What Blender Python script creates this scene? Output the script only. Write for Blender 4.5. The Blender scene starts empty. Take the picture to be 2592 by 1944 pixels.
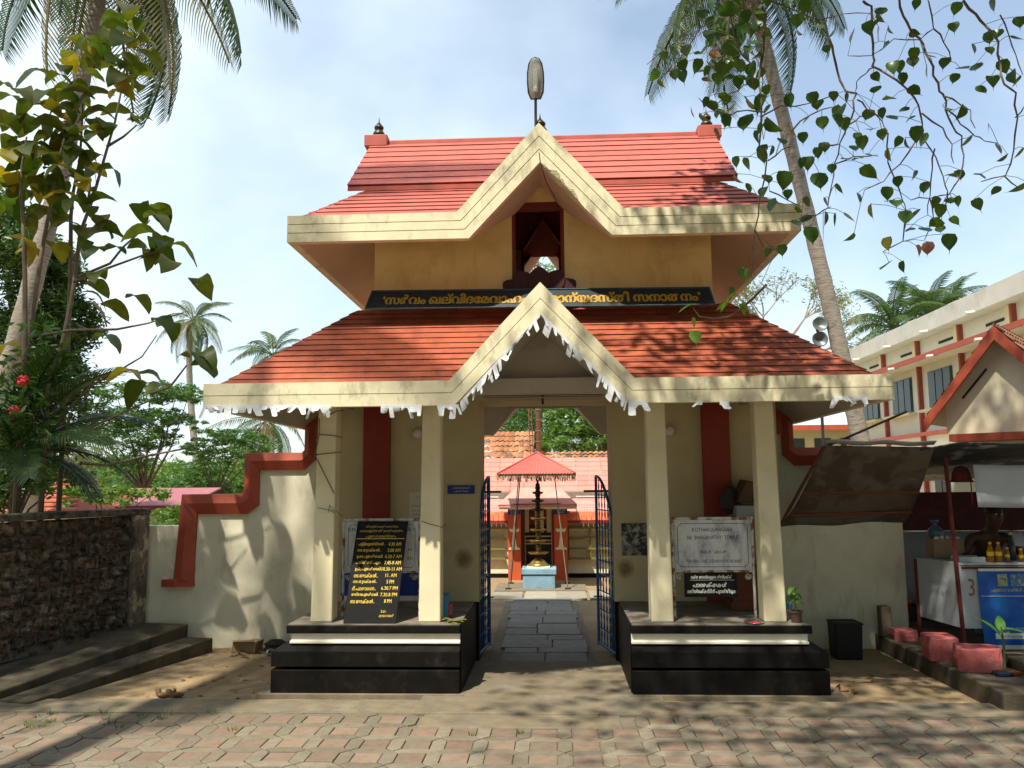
import bpy, math, random
import numpy as np
from mathutils import Vector as V, Matrix
rnd = random.Random(7); nr = np.random.RandomState(5)
S = bpy.context.scene
COL = S.collection
# ---------------------------------------------------------------- camera, sky, sun, exposure
CAM = V((.1018, -7.3329, 1.8)); YAW, PITCH, ROLL = .0504, .12, -.0081
FPX = 1790. / 2212.                                  # focal length in picture widths
_f = V((-math.sin(YAW) * math.cos(PITCH), math.cos(YAW) * math.cos(PITCH), math.sin(PITCH)))
_r = _f.cross(V((0, 0, 1))).normalized(); _u = _r.cross(_f)
CR = _r * math.cos(ROLL) + _u * math.sin(ROLL); CU = _u * math.cos(ROLL) - _r * math.sin(ROLL)
cd = bpy.data.cameras.new('camera'); cam = bpy.data.objects.new('camera', cd); COL.objects.link(cam)
cd.sensor_width = 36; cd.lens = 36 * FPX; cd.clip_start = .05; cd.clip_end = 3000
cam.matrix_world = Matrix(((CR.x, CU.x, -_f.x, CAM.x), (CR.y, CU.y, -_f.y, CAM.y), (CR.z, CU.z, -_f.z, CAM.z), (0, 0, 0, 1)))
S.camera = cam
def at(px, py, Y):                                   # a point of the place: picture pixel (of 2592 x 1944) at depth Y
    d = _f + CR * ((px - 1296) / (2592 * FPX)) - CU * ((py - 972) / (2592 * FPX))
    return CAM + d * ((Y - CAM.y) / d.y)
SUN = V((-.48, -1., 1.9)).normalized()               # towards the sun
EL = math.asin(SUN.z); AZ = math.atan2(SUN.x, SUN.y)
W = bpy.data.worlds.new('World'); S.world = W; W.use_nodes = True
wt = W.node_tree; wt.nodes.clear()
def WN(t, **k):
    n = wt.nodes.new(t)
    for a, b in k.items(): setattr(n, a, b)
    return n
sky = WN('ShaderNodeTexSky', sky_type='NISHITA', sun_disc=False, sun_elevation=EL, sun_rotation=AZ, altitude=20, air_density=1.0, dust_density=1.0, ozone_density=1.0)
tc = WN('ShaderNodeTexCoord'); mp = WN('ShaderNodeMapping'); mp.inputs['Scale'].default_value = (1, 1, 1.5); mp.inputs['Location'].default_value = (.45, .2, .15)
nz = WN('ShaderNodeTexNoise'); nz.inputs['Scale'].default_value = 1.7; nz.inputs['Detail'].default_value = 7; nz.inputs['Roughness'].default_value = .48
rp = WN('ShaderNodeValToRGB'); rp.color_ramp.elements[0].position = .36; rp.color_ramp.elements[1].position = .60
rp.color_ramp.elements[0].color = (.22, .22, .22, 1); rp.color_ramp.elements[1].color = (.90, .90, .90, 1)
mx = WN('ShaderNodeMix', data_type='RGBA'); mx.inputs['B'].default_value = (5.05, 5.9, 6.3, 1)
bg = WN('ShaderNodeBackground'); bg.inputs['Strength'].default_value = .15; wo = WN('ShaderNodeOutputWorld')
L = wt.links.new
L(tc.outputs['Generated'], mp.inputs['Vector']); L(mp.outputs[0], nz.inputs['Vector']); L(nz.outputs['Fac'], rp.inputs[0])
L(rp.outputs[0], mx.inputs['Factor']); L(sky.outputs[0], mx.inputs['A']); L(mx.outputs['Result'], bg.inputs['Color']); L(bg.outputs[0], wo.inputs[0])
sd = bpy.data.lights.new('sun', 'SUN'); sd.energy = 5.0; sd.angle = math.radians(.8); sd.color = (1, .94, .82)
so = bpy.data.objects.new('sun', sd); COL.objects.link(so); so.rotation_euler = SUN.to_track_quat('Z', 'Y').to_euler()
S.view_settings.view_transform = 'Standard'; S.view_settings.look = 'None'; S.view_settings.gamma = 1; S.view_settings.use_curve_mapping = False
S.view_settings.exposure = .48
S.render.engine = 'CYCLES'; S.cycles.max_bounces = 5; S.cycles.diffuse_bounces = 3; S.cycles.glossy_bounces = 2; S.cycles.transparent_max_bounces = 6
# ---------------------------------------------------------------- materials
MAT = {}
def mat(name, col, rough=.8, var=.18, scale=6., bump=.0, bscale=40., metal=0., col2=None, c2=(.5, .7), s2=3., spec=.3, rand=0., island=0., trans=0., alpha=1., st=(1, 1, 1), detail=6, streak=None, wpos=False):
    if name in MAT: return MAT[name]
    m = bpy.data.materials.new(name); m.use_nodes = True; t = m.node_tree; N = t.nodes; K = t.links.new
    b = N['Principled BSDF']; b.inputs['Roughness'].default_value = rough; b.inputs['Metallic'].default_value = metal
    b.inputs['Specular IOR Level'].default_value = spec; b.inputs['Transmission Weight'].default_value = trans; b.inputs['Alpha'].default_value = alpha
    tc = N.new('ShaderNodeTexCoord'); mp = N.new('ShaderNodeMapping'); mp.inputs['Scale'].default_value = st; 
    crd = N.new('ShaderNodeNewGeometry').outputs['Position'] if wpos else tc.outputs['Object']; K(crd, mp.inputs[0])
    n1 = N.new('ShaderNodeTexNoise'); n1.inputs['Scale'].default_value = scale; n1.inputs['Detail'].default_value = detail; K(mp.outputs[0], n1.inputs['Vector'])
    mr = N.new('ShaderNodeMapRange'); mr.inputs['From Min'].default_value = .25; mr.inputs['From Max'].default_value = .75
    mr.inputs['To Min'].default_value = 1 - var; mr.inputs['To Max'].default_value = 1 + var; K(n1.outputs['Fac'], mr.inputs['Value'])
    val = mr.outputs[0]
    def mul(a, bsock):
        q = N.new('ShaderNodeMath'); q.operation = 'MULTIPLY'; K(a, q.inputs[0]); K(bsock, q.inputs[1]); return q.outputs[0]
    for amt, kind in ((rand, 'o'), (island, 'i')):
        if amt:
            src = N.new('ShaderNodeObjectInfo').outputs['Random'] if kind == 'o' else N.new('ShaderNodeNewGeometry').outputs['Random Per Island']
            r2 = N.new('ShaderNodeMapRange'); r2.inputs['To Min'].default_value = 1 - amt; r2.inputs['To Max'].default_value = 1 + amt; K(src, r2.inputs['Value']); val = mul(val, r2.outputs[0])
    base = N.new('ShaderNodeRGB'); base.outputs[0].default_value = (*col, 1); cs = base.outputs[0]
    def mixin(fac, c, cs):
        q = N.new('ShaderNodeMix'); q.data_type = 'RGBA'; K(fac, q.inputs['Factor']); K(cs, q.inputs['A']); q.inputs['B'].default_value = (*c, 1); return q.outputs['Result']
    if col2:
        n2 = N.new('ShaderNodeTexNoise'); n2.inputs['Scale'].default_value = s2; n2.inputs['Detail'].default_value = 9; n2.inputs['Roughness'].default_value = .62; K(mp.outputs[0], n2.inputs['Vector'])
        r3 = N.new('ShaderNodeMapRange'); r3.inputs['From Min'].default_value = c2[0]; r3.inputs['From Max'].default_value = c2[1]; K(n2.outputs['Fac'], r3.inputs['Value']); cs = mixin(r3.outputs[0], col2, cs)
    if streak:                                        # weathering: (colour, lo, hi, stretch)
        mp2 = N.new('ShaderNodeMapping'); mp2.inputs['Scale'].default_value = streak[3]; K(crd, mp2.inputs[0])
        n3 = N.new('ShaderNodeTexNoise'); n3.inputs['Scale'].default_value = 1.; n3.inputs['Detail'].default_value = 10; n3.inputs['Roughness'].default_value = .65; K(mp2.outputs[0], n3.inputs['Vector'])
        r4 = N.new('ShaderNodeMapRange'); r4.inputs['From Min'].default_value = streak[1]; r4.inputs['From Max'].default_value = streak[2]; r4.inputs['To Max'].default_value = streak[4] if len(streak) > 4 else .8; K(n3.outputs['Fac'], r4.inputs['Value']); cs = mixin(r4.outputs[0], streak[0], cs)
    vm = N.new('ShaderNodeVectorMath'); vm.operation = 'SCALE'; K(cs, vm.inputs[0]); K(val, vm.inputs['Scale']); K(vm.outputs[0], b.inputs['Base Color'])
    if bump:
        n4 = N.new('ShaderNodeTexNoise'); n4.inputs['Scale'].default_value = bscale; n4.inputs['Detail'].default_value = 5; K(crd, n4.inputs['Vector'])
        bp = N.new('ShaderNodeBump'); bp.inputs['Strength'].default_value = bump; bp.inputs['Distance'].default_value = .02; K(n4.outputs['Fac'], bp.inputs['Height']); K(bp.outputs[0], b.inputs['Normal'])
    MAT[name] = m; return m
def leafmat(name, col, col2, island=.45, trans=.35, rough=.45):
    if name in MAT: return MAT[name]
    m = bpy.data.materials.new(name); m.use_nodes = True; t = m.node_tree; N = t.nodes; K = t.links.new
    b = N['Principled BSDF']; b.inputs['Roughness'].default_value = rough; b.inputs['Specular IOR Level'].default_value = .35
    g = N.new('ShaderNodeNewGeometry'); oi = N.new('ShaderNodeObjectInfo'); ad = N.new('ShaderNodeMath'); ad.operation = 'ADD'; K(g.outputs['Random Per Island'], ad.inputs[0]); K(oi.outputs['Random'], ad.inputs[1])
    fr = N.new('ShaderNodeMath'); fr.operation = 'FRACT'; K(ad.outputs[0], fr.inputs[0])
    q = N.new('ShaderNodeMix'); q.data_type = 'RGBA'; K(fr.outputs[0], q.inputs['Factor']); q.inputs['A'].default_value = (*col, 1); q.inputs['B'].default_value = (*col2, 1)
    tc = N.new('ShaderNodeTexCoord'); n = N.new('ShaderNodeTexNoise'); n.inputs['Scale'].default_value = 9; n.inputs['Detail'].default_value = 4; K(tc.outputs['Object'], n.inputs['Vector'])
    r = N.new('ShaderNodeMapRange'); r.inputs['To Min'].default_value = 1 - island; r.inputs['To Max'].default_value = 1 + island; K(n.outputs['Fac'], r.inputs['Value'])
    vm = N.new('ShaderNodeVectorMath'); vm.operation = 'SCALE'; K(q.outputs['Result'], vm.inputs[0]); K(r.outputs[0], vm.inputs['Scale']); K(vm.outputs[0], b.inputs['Base Color'])
    tr = N.new('ShaderNodeBsdfTranslucent'); v2 = N.new('ShaderNodeVectorMath'); v2.operation = 'MULTIPLY'; K(vm.outputs[0], v2.inputs[0]); v2.inputs[1].default_value = (1.5, 1.6, .5); K(v2.outputs[0], tr.inputs[0])
    ms = N.new('ShaderNodeMixShader'); ms.inputs[0].default_value = trans; K(b.outputs[0], ms.inputs[1]); K(tr.outputs[0], ms.inputs[2]); K(ms.outputs[0], N['Material Output'].inputs[0])
    MAT[name] = m; return m
MOULD = ((.30, .26, .16), .60, .82, (5, 5, 3), .4)
CREAM = mat('cream_paint', (.74, .67, .45), .75, .07, 5, .06, 90, col2=(.60, .53, .33), c2=(.52, .75), s2=2.5, streak=MOULD)
FASC = mat('fascia_paint', (.76, .69, .47), .75, .08, 5, .10, 70, col2=(.5, .46, .32), c2=(.55, .8), s2=4., streak=((.12, .115, .075), .52, .72, (7, 7, 3.2), .62))
WALLC = mat('wall_paint', (.76, .71, .53), .8, .08, 3, .06, 60, col2=(.56, .52, .40), c2=(.5, .8), s2=1.8, streak=((.25, .19, .11), .55, .78, (5, 5, 1.4), .6))
YEL = mat('yellow_paint', (.78, .60, .27), .8, .08, 3, .08, 40, col2=(.56, .40, .16), c2=(.5, .75), s2=2., streak=((.40, .28, .12), .55, .75, (6, 6, 1.5), .4))
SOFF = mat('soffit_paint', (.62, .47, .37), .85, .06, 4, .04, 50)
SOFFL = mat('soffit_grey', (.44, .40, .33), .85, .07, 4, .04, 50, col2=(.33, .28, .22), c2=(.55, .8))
REDP = mat('red_paint', (.24, .03, .017), .55, .10, 8, .05, 60)
COPE = mat('coping_paint', (.40, .078, .040), .5, .14, 6, .08, 50, col2=(.25, .05, .03), c2=(.5, .75), s2=3.)
TILEU = mat('roof_paint_salmon', (.46, .115, .085), .6, .10, 7, .08, 60, col2=(.36, .10, .075), c2=(.45, .7), s2=4, rand=.03, streak=((.16, .06, .05), .55, .75, (5, 5, 5), .5), st=(1, 1, 1))
TILEL = mat('roof_paint_orange', (.40, .10, .048), .6, .12, 7, .08, 60, col2=(.27, .062, .034), c2=(.45, .7), s2=4, rand=.04, streak=((.10, .04, .03), .55, .75, (5, 5, 5), .5))
BLACK = mat('black_oxide', (.009, .008, .007), .55, .3, 9, .06, 60, spec=.08, col2=(.024, .020, .015), c2=(.55, .75), s2=6)
PLTOP = mat('plinth_top', (.20, .175, .135), .7, .2, 9, .08, 60, col2=(.07, .06, .045), c2=(.5, .7), s2=5)
WHITEM = mat('white_moulding', (.75, .72, .60), .7, .08, 8)
CONC = mat('concrete', (.185, .148, .096), .9, .16, 7, .22, 60, col2=(.17, .15, .115), c2=(.45, .7), s2=2.2, streak=((.28, .225, .145), .5, .75, (3, 3, 3), .7))
CONCD = mat('concrete_dark', (.105, .083, .054), .9, .2, 7, .25, 50, col2=(.045, .038, .028), c2=(.42, .65), s2=3.)
DIRT = mat('dirt', (.31, .215, .115), .95, .2, 3, .35, 25, col2=(.22, .165, .10), c2=(.42, .68), s2=.9, streak=((.13, .10, .06), .58, .75, (9, 9, 9), .7))
SAND = mat('paver_joint_sand', (.20, .165, .115), .95, .2, 6, .3, 60, col2=(.12, .12, .07), c2=(.5, .7), s2=3)
PPINK = mat('paver_pink', (.225, .148, .105), .85, .12, 12, .3, 70, rand=.16, wpos=True, col2=(.21, .165, .115), c2=(.42, .62), s2=5, streak=((.12, .10, .07), .55, .7, (14, 14, 14), .6))
PGREY = mat('paver_grey', (.20, .172, .122), .85, .12, 12, .3, 70, rand=.18, wpos=True, col2=(.19, .155, .11), c2=(.42, .62), s2=5, streak=((.12, .10, .07), .55, .7, (14, 14, 14), .6))
SLAB = mat('granite_slab', (.20, .19, .17), .75, .16, 9, .15, 60, rand=.14, wpos=True, col2=(.26, .225, .175), c2=(.5, .7), s2=4)
LAT = mat('laterite', (.10, .066, .043), .95, .35, 14, .9, 30, rand=.3, wpos=True, col2=(.18, .155, .12), c2=(.46, .64), s2=7, streak=((.018, .015, .012), .47, .6, (13, 13, 13), .95))
MORT = mat('laterite_mortar', (.13, .115, .09), .95, .3, 12, .6, 30, col2=(.03, .025, .02), c2=(.45, .6), s2=9)
# ---------------------------------------------------------------- mesh helpers
class MB:
    def __init__(s): s.v = []; s.f = []
    def add(s, vs, fs):
        o = len(s.v); s.v += [tuple(p) for p in vs]; s.f += [tuple(i + o for i in f) for f in fs]; return s
    def box(s, x0, x1, y0, y1, z0, z1, ch=0.):
        if not ch:
            return s.add([(x0, y0, z0), (x1, y0, z0), (x1, y1, z0), (x0, y1, z0), (x0, y0, z1), (x1, y0, z1), (x1, y1, z1), (x0, y1, z1)],
                         [(0, 3, 2, 1), (4, 5, 6, 7), (0, 1, 5, 4), (1, 2, 6, 5), (2, 3, 7, 6), (3, 0, 4, 7)])
        c = ch; return s.prism([(x0 + c, y0), (x1 - c, y0), (x1, y0 + c), (x1, y1 - c), (x1 - c, y1), (x0 + c, y1), (x0, y1 - c), (x0, y0 + c)], z0, z1)
    def prism(s, poly, z0, z1, top=1., cx=None):
        n = len(poly); cx = cx or (sum(p[0] for p in poly) / n, sum(p[1] for p in poly) / n)
        vs = [(x, y, z0) for x, y in poly] + [(cx[0] + (x - cx[0]) * top, cx[1] + (y - cx[1]) * top, z1) for x, y in poly]
        return s.add(vs, [tuple(range(n - 1, -1, -1)), tuple(range(n, 2 * n))] + [(i, (i + 1) % n, n + (i + 1) % n, n + i) for i in range(n)])
    def slab(s, pts, d):                              # polygon of 3-D points extruded by vector d
        n = len(pts); d = V(d); vs = [V(p) for p in pts] + [V(p) + d for p in pts]
        return s.add(vs, [tuple(range(n - 1, -1, -1)), tuple(range(n, 2 * n))] + [(i, (i + 1) % n, n + (i + 1) % n, n + i) for i in range(n)])
    def face(s, *pts): return s.add(pts, [tuple(range(len(pts)))])
    def tube(s, pts, r, k=6, cap=True):
        pts = [V(p) for p in pts]; n = len(pts); rs = r if hasattr(r, '__len__') else [r] * n; o = len(s.v); ref = None
        for i, p in enumerate(pts):
            t = (pts[min(i + 1, n - 1)] - pts[max(i - 1, 0)]).normalized()
            if ref is None: ref = V((0, 0, 1)) if abs(t.z) < .9 else V((1, 0, 0))
            a = (ref - t * ref.dot(t)).normalized(); ref = a; b = t.cross(a)
            for j in range(k):
                q = 2 * math.pi * j / k; s.v.append(tuple(p + (a * math.cos(q) + b * math.sin(q)) * rs[i]))
        for i in range(n - 1):
            for j in range(k): s.f.append((o + i * k + j, o + i * k + (j + 1) % k, o + (i + 1) * k + (j + 1) % k, o + (i + 1) * k + j))
        if cap: s.f.append(tuple(o + j for j in range(k - 1, -1, -1))); s.f.append(tuple(o + (n - 1) * k + j for j in range(k)))
        return s
    def lathe(s, prof, c=(0, 0, 0), k=14, sx=1., sy=1.):
        o = len(s.v); n = len(prof)
        for r, z in prof:
            for j in range(k): q = 2 * math.pi * j / k; s.v.append((c[0] + r * math.cos(q) * sx, c[1] + r * math.sin(q) * sy, c[2] + z))
        for i in range(n - 1):
            for j in range(k): s.f.append((o + i * k + j, o + i * k + (j + 1) % k, o + (i + 1) * k + (j + 1) % k, o + (i + 1) * k + j))
        s.f.append(tuple(o + j for j in range(k - 1, -1, -1))); s.f.append(tuple(o + (n - 1) * k + j for j in range(k))); return s
    def grid(s, fn, nu, nv):
        o = len(s.v)
        for i in range(nu + 1):
            for j in range(nv + 1): s.v.append(tuple(fn(i / nu, j / nv)))
        for i in range(nu):
            for j in range(nv): a = o + i * (nv + 1) + j; s.f.append((a, a + nv + 1, a + nv + 2, a + 1))
        return s
    def mesh(s, name, m=None, smooth=False):
        me = bpy.data.meshes.new(name); me.from_pydata(s.v, [], s.f); me.update()
        if m: me.materials.append(m)
        if smooth:
            for p in me.polygons: p.use_smooth = True
        return me
    def build(s, name, m, parent=None, smooth=False, bevel=0.):
        o = link(name, s.mesh(name, m, smooth), parent)
        if bevel: b = o.modifiers.new('bevel', 'BEVEL'); b.width = bevel; b.segments = 2; b.limit_method = 'ANGLE'
        return o
def link(name, me, parent=None, loc=None, rot=None, scale=None):
    o = bpy.data.objects.new(name, me); COL.objects.link(o)
    if parent: o.parent = parent
    if loc is not None: o.location = loc
    if rot is not None: o.rotation_euler = rot
    if scale is not None: o.scale = scale
    return o
def tag(o, label=None, cat=None, group=None, kind=None):
    for k, v in (('label', label), ('category', cat), ('group', group), ('kind', kind)):
        if v: o[k] = v
    return o
def thing(name, label, cat, group=None, loc=(0, 0, 0)):
    o = bpy.data.objects.new(name, None); COL.objects.link(o); o.empty_display_size = .1; o.location = loc; return tag(o, label, cat, group)
def child_at(o, p):                                   # a part given in world coordinates under an Empty placed elsewhere
    o.location = o.location - V(p); return o
def text(parent, body, c, ux, uy, m, w=None, h=None, bold=.0, name='lettering', off=.003, fat=0.):
    cu = bpy.data.curves.new('t', 'FONT'); cu.body = body; cu.offset = bold; cu.resolution_u = 2
    o = bpy.data.objects.new('t', cu); COL.objects.link(o); me = bpy.data.meshes.new_from_object(o); bpy.data.objects.remove(o); bpy.data.curves.remove(cu)
    me.name = name; n = len(me.vertices); co = np.empty(n * 3); me.vertices.foreach_get('co', co); co = co.reshape(-1, 3)
    mn = co[:, :2].min(0); mxx = co[:, :2].max(0); sz = mxx - mn
    sx = (w / sz[0]) if w else h / sz[1]; sy = (h / sz[1]) if h else sx
    ux = np.array(V(ux).normalized()); uy = np.array(V(uy).normalized()); nn = np.cross(ux, uy); cc = np.array(c, float)
    q = cc + np.outer((co[:, 0] - mn[0] - sz[0] / 2) * sx, ux) + np.outer((co[:, 1] - mn[1] - sz[1] / 2) * sy, uy) + nn * off
    me.vertices.foreach_set('co', q.ravel()); me.materials.clear(); me.materials.append(m); me.update()
    if fat:                                           # brush-painted stroke weight: the glyphs repeated a hair to either side
        fs = [tuple(p.vertices) for p in me.polygons]; b = MB()
        for dx, dy, dz in ((0, 0, 0), (-fat, 0, .0004), (fat, 0, .0008), (0, fat * .6, .0012), (0, -fat * .6, .0016)): b.add(q + ux * dx + uy * dy + nn * dz, fs)
        me = b.mesh(name, m)
    return link(name, me, parent)
FX, FZ = (1, 0, 0), (0, 0, 1)
def lerp(a, b, t): return V(a) * (1 - t) + V(b) * t
def copy_of(o, parent=None, **k):
    c = o.copy(); COL.objects.link(c); c.parent = parent
    for a, b in k.items(): setattr(c, a, b)
    return c
# ---------------------------------------------------------------- ground, kerb strip, paving
g = MB(); n = 40
g.face((-1500, -60, -.022), (1500, -60, -.022), (1500, 2500, -.022), (-1500, 2500, -.022))
tag(g.build('ground', DIRT), kind='structure')
k = MB()
k.grid(lambda u, v: (-9 + 18 * u, -.56 + .37 * v, .012 + .004 * math.sin(9 * u * 7) + (-.02 if v == 0 else 0)), 60, 4)
k.box(-9, 9, -.57, -.19, -.06, .004)
tag(k.build('kerb_strip', CONC), kind='structure')
rs = MB().box(-.735, .735, -.03, 1.35, -.05, .016, 0); tag(rs.build('entrance_ramp', CONC, bevel=.012), kind='structure')
st = MB().box(-1.05, .98, -.575, -.03, -.05, .0155 - .001); tag(st.build('entrance_step', CONC, bevel=.01), kind='structure')
ap = MB().box(-.95, .58, -.93, -.578, -.05, .006); tag(ap.build('entrance_apron', CONC, bevel=.01), kind='structure')
pv = MB(); pv.face((-9, -9, -.016), (9, -9, -.016), (9, -.53, -.016), (-9, -.53, -.016))
paving = tag(pv.build('street_paving', SAND), kind='structure')
P = .295; c0 = .052                                    # cell pitch and half width of the grey bars
def paver(poly, h=.018):
    b = MB(); n = len(poly); cx = sum(p[0] for p in poly) / n; cy = sum(p[1] for p in poly) / n
    ins = lambda q, d: (cx + (q[0] - cx) * (1 - d / max(.001, math.hypot(q[0] - cx, q[1] - cy))), cy + (q[1] - cy) * (1 - d / max(.001, math.hypot(q[0] - cx, q[1] - cy))))
    vs = [(*ins(p, .004), -h) for p in poly] + [(*ins(p, .005), -.004) for p in poly] + [(*ins(p, .011), 0) for p in poly]
    f = [tuple(range(2 * n, 3 * n))]
    for r in (0, n): f += [(r + i, r + (i + 1) % n, r + n + (i + 1) % n, r + n + i) for i in range(n)]
    return b.add(vs, f)
hs = P / 2 - c0
sqm = paver([(-hs, -hs), (hs, -hs), (hs, hs), (-hs, hs)]).mesh('pink_paver', PPINK)
hxm = paver([(-P / 2, 0), (-hs, -c0), (hs, -c0), (P / 2, 0), (hs, c0), (-hs, c0)]).mesh('grey_paver', PGREY)
near = []
for i in range(-20, 20):
    for j in range(0, 12):
        x = i * P; y = -.58 - P / 2 - j * P
        if y < -3.2: continue
        for kind, dx, dy, rz in (('p', 0, 0, 0), ('g', 0, P / 2, 0), ('g', P / 2, 0, math.pi / 2)):
            q = V((x + dx, y + dy, 0)); d = q - CAM; dz = d.dot(_f)
            sx = d.dot(CR) / dz * FPX; sy = d.dot(CU) / dz * FPX
            if kind == 'g' and dy and j == 0: pass
            if -.96 < q.x < .6 and q.y > -.98: continue
            if abs(sx) > .57 or sy < -.42: continue
            near.append((dz, kind, q, rz))
near.sort(key=lambda a: a[0]); cnt = {'p': 0, 'g': 0}; rest = MB()
for dz, kind, q, rz in near:
    z = -.001 + rnd.uniform(-.004, .003) + .003 * math.sin(q.x * 2.1 + q.y); rot = (rnd.uniform(-.012, .012), rnd.uniform(-.012, .012), rz + rnd.uniform(-.015, .015))
    cnt[kind] += 1
    if cnt[kind] <= 300: link('pink_paver' if kind == 'p' else 'grey_paver', sqm if kind == 'p' else hxm, paving, (q.x, q.y, z), rot)
    else:
        me = sqm if kind == 'p' else hxm; Mx = Matrix.Translation((q.x, q.y, z)) @ Matrix.Rotation(rz, 4, 'Z')
        rest.add([Mx @ v.co for v in me.vertices], [tuple(p.vertices) for p in me.polygons])
if rest.v: tag(rest.build('grey_paver_rest', PGREY, paving), kind='stuff')
# granite path through the gate
path = MB().face((-.62, 1.2, -.012), (.5, 1.2, -.012), (.4, 6.6, -.012), (-.7, 6.6, -.012)); pathway = tag(path.build('path', SAND), kind='structure')
y = 1.36
while y < 5.9:
    d = rnd.uniform(.24, .5); off = -.54 + .09 - .025 * (y - 1.9) + .0; x0 = -.5 - .025 * (y - 1.96); x1 = .42 - .025 * (y - 1.96)
    s = rnd.choice([0, .5, .55, .42, .6]); cuts = [x0 + rnd.uniform(-.03, .02)] + ([x0 + (x1 - x0) * s] if s else []) + [x1 + rnd.uniform(-.02, .03)]
    for a, b in zip(cuts, cuts[1:]):
        MB().box(a + .006, b - .006, y + .006, y + d - .006, -.04, rnd.uniform(.004, .016)).build('path_slab', SLAB, pathway, bevel=.008)
    y += d
for x in [-2.1, -1.5, -.95, -.42, .08, .62, 1.2, 1.75]:
    MB().box(x + .01, x + rnd.uniform(.47, .52), 6.0, 6.85 + rnd.uniform(-.05, .08), -.04, .008 + rnd.uniform(0, .006)).build('path_slab', mat('light_slab', (.30, .265, .20), .85, .14, 6, .1, 60, rand=.12), pathway, bevel=.008)
# ---------------------------------------------------------------- gatehouse
GH = thing('gatehouse', 'two-storey cream temple gatehouse with red stepped tile roofs and twin gables', 'gatehouse')
YM = 1.8                                               # the plan mirrors about this line
def both(fn):
    fn(lambda p: p); fn(lambda p: (p[0], 2 * YM - p[1], p[2]))
for s in (-1, 1):                                      # plinths
    X = lambda a: s * a
    def pb(a, b, y0, y1, z0, z1, m, nm, bev=.006, ch=0):
        return MB().box(min(X(a), X(b)), max(X(a), X(b)), y0, y1, z0, z1).build(nm, m, PL, bevel=bev)
    PL = MB().box(min(X(.75), X(2.2)), max(X(.75), X(2.2)), .11, 2.10, 0, .58).build('plinth', BLACK, GH)
    pb(.74, 2.39, 0, 2.16, .012, .213, BLACK, 'base_course', .008)
    pb(.74, 2.39, 0, 2.16, .238, .367, BLACK, 'upper_course', .004)
    c = MB(); xo, xi = X(2.389), X(.7405); x2 = X(2.25)
    c.add([(xi, .001, .368), (xo, .001, .368), (xo, 2.15, .368), (xi, 2.15, .368), (xi, .075, .422), (x2, .075, .422), (x2, 2.08, .422), (xi, 2.08, .422)],
          [(0, 1, 5, 4), (1, 2, 6, 5), (2, 3, 7, 6), (3, 0, 4, 7), (4, 5, 6, 7)][::1]); c.build('sloped_course', BLACK, PL)
    c = MB().box(min(X(.739), X(2.235)), max(X(.739), X(2.235)), .052, 2.1, .425, .513); c.box(min(X(.7385), X(2.242)), max(X(.7385), X(2.242)), .040, 2.1, .425, .450); c.build('white_band', WHITEM, PL, bevel=.006)
    MB().box(min(X(.731), X(.7375)), max(X(.731), X(.7375)), .055, 1.44, .0, .581).build('side_face', BLACK, PL)
    pb(.738, 2.268, .02, 2.16, .515, .584, BLACK, 'top_slab', .008)
    MB().box(min(X(.745), X(2.258)), max(X(.745), X(2.258)), .03, 2.15, .583, .592).build('floor_finish', PLTOP, PL)
    MB().box(min(X(.7), X(2.5)), max(X(.7), X(2.5)), -.05, .2, -.03, .018).build('footing', CONC, PL)
    # thick gate wall
    MB().box(min(X(.70), X(2.42)), max(X(.70), X(2.42)), 1.45, 2.15, .588, 3.3).build('wall', mat('shaded_cream_paint', (.50, .43, .245), .8, .07, 4, .05, 60, col2=(.38, .31, .17), c2=(.55, .8), s2=2.), GH)  # cream paint with the porch shade darkened into its colour; lintel too
    MB().box(min(X(.70), X(.7399)), max(X(.70), X(.7399)), 1.45, 2.15, .0, .588).build('jamb_base', BLACK, GH)
    pz = MB().box(min(X(1.64), X(1.92)), max(X(1.64), X(1.92)), 1.36, 1.45, .592, 3.1); pz.build('pilaster', REDP, GH, bevel=.006)
    for px in (1.0232, 1.9945):
        for yy in (.24, 3.36):
            MB().prism([(X(px) - .098, yy - .098), (X(px) + .098, yy - .098), (X(px) + .098, yy + .098), (X(px) - .098, yy + .098)], .59 if yy < 1 else -.02, 3.0, .84, (X(px) * .92, yy)).build('pillar', CREAM, GH, bevel=.014)
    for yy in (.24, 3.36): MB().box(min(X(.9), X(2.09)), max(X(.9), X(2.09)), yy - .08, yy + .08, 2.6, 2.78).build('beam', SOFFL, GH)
MB().box(-.7, .7, 1.45, 2.15, 2.68, 3.3).build('lintel', MAT['shaded_cream_paint'], GH)
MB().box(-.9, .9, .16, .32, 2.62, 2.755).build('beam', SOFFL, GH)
MB().box(-2.42, 2.42, .34, 1.46, 2.82, 2.9).build('ceiling', SOFFL, GH)
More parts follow.
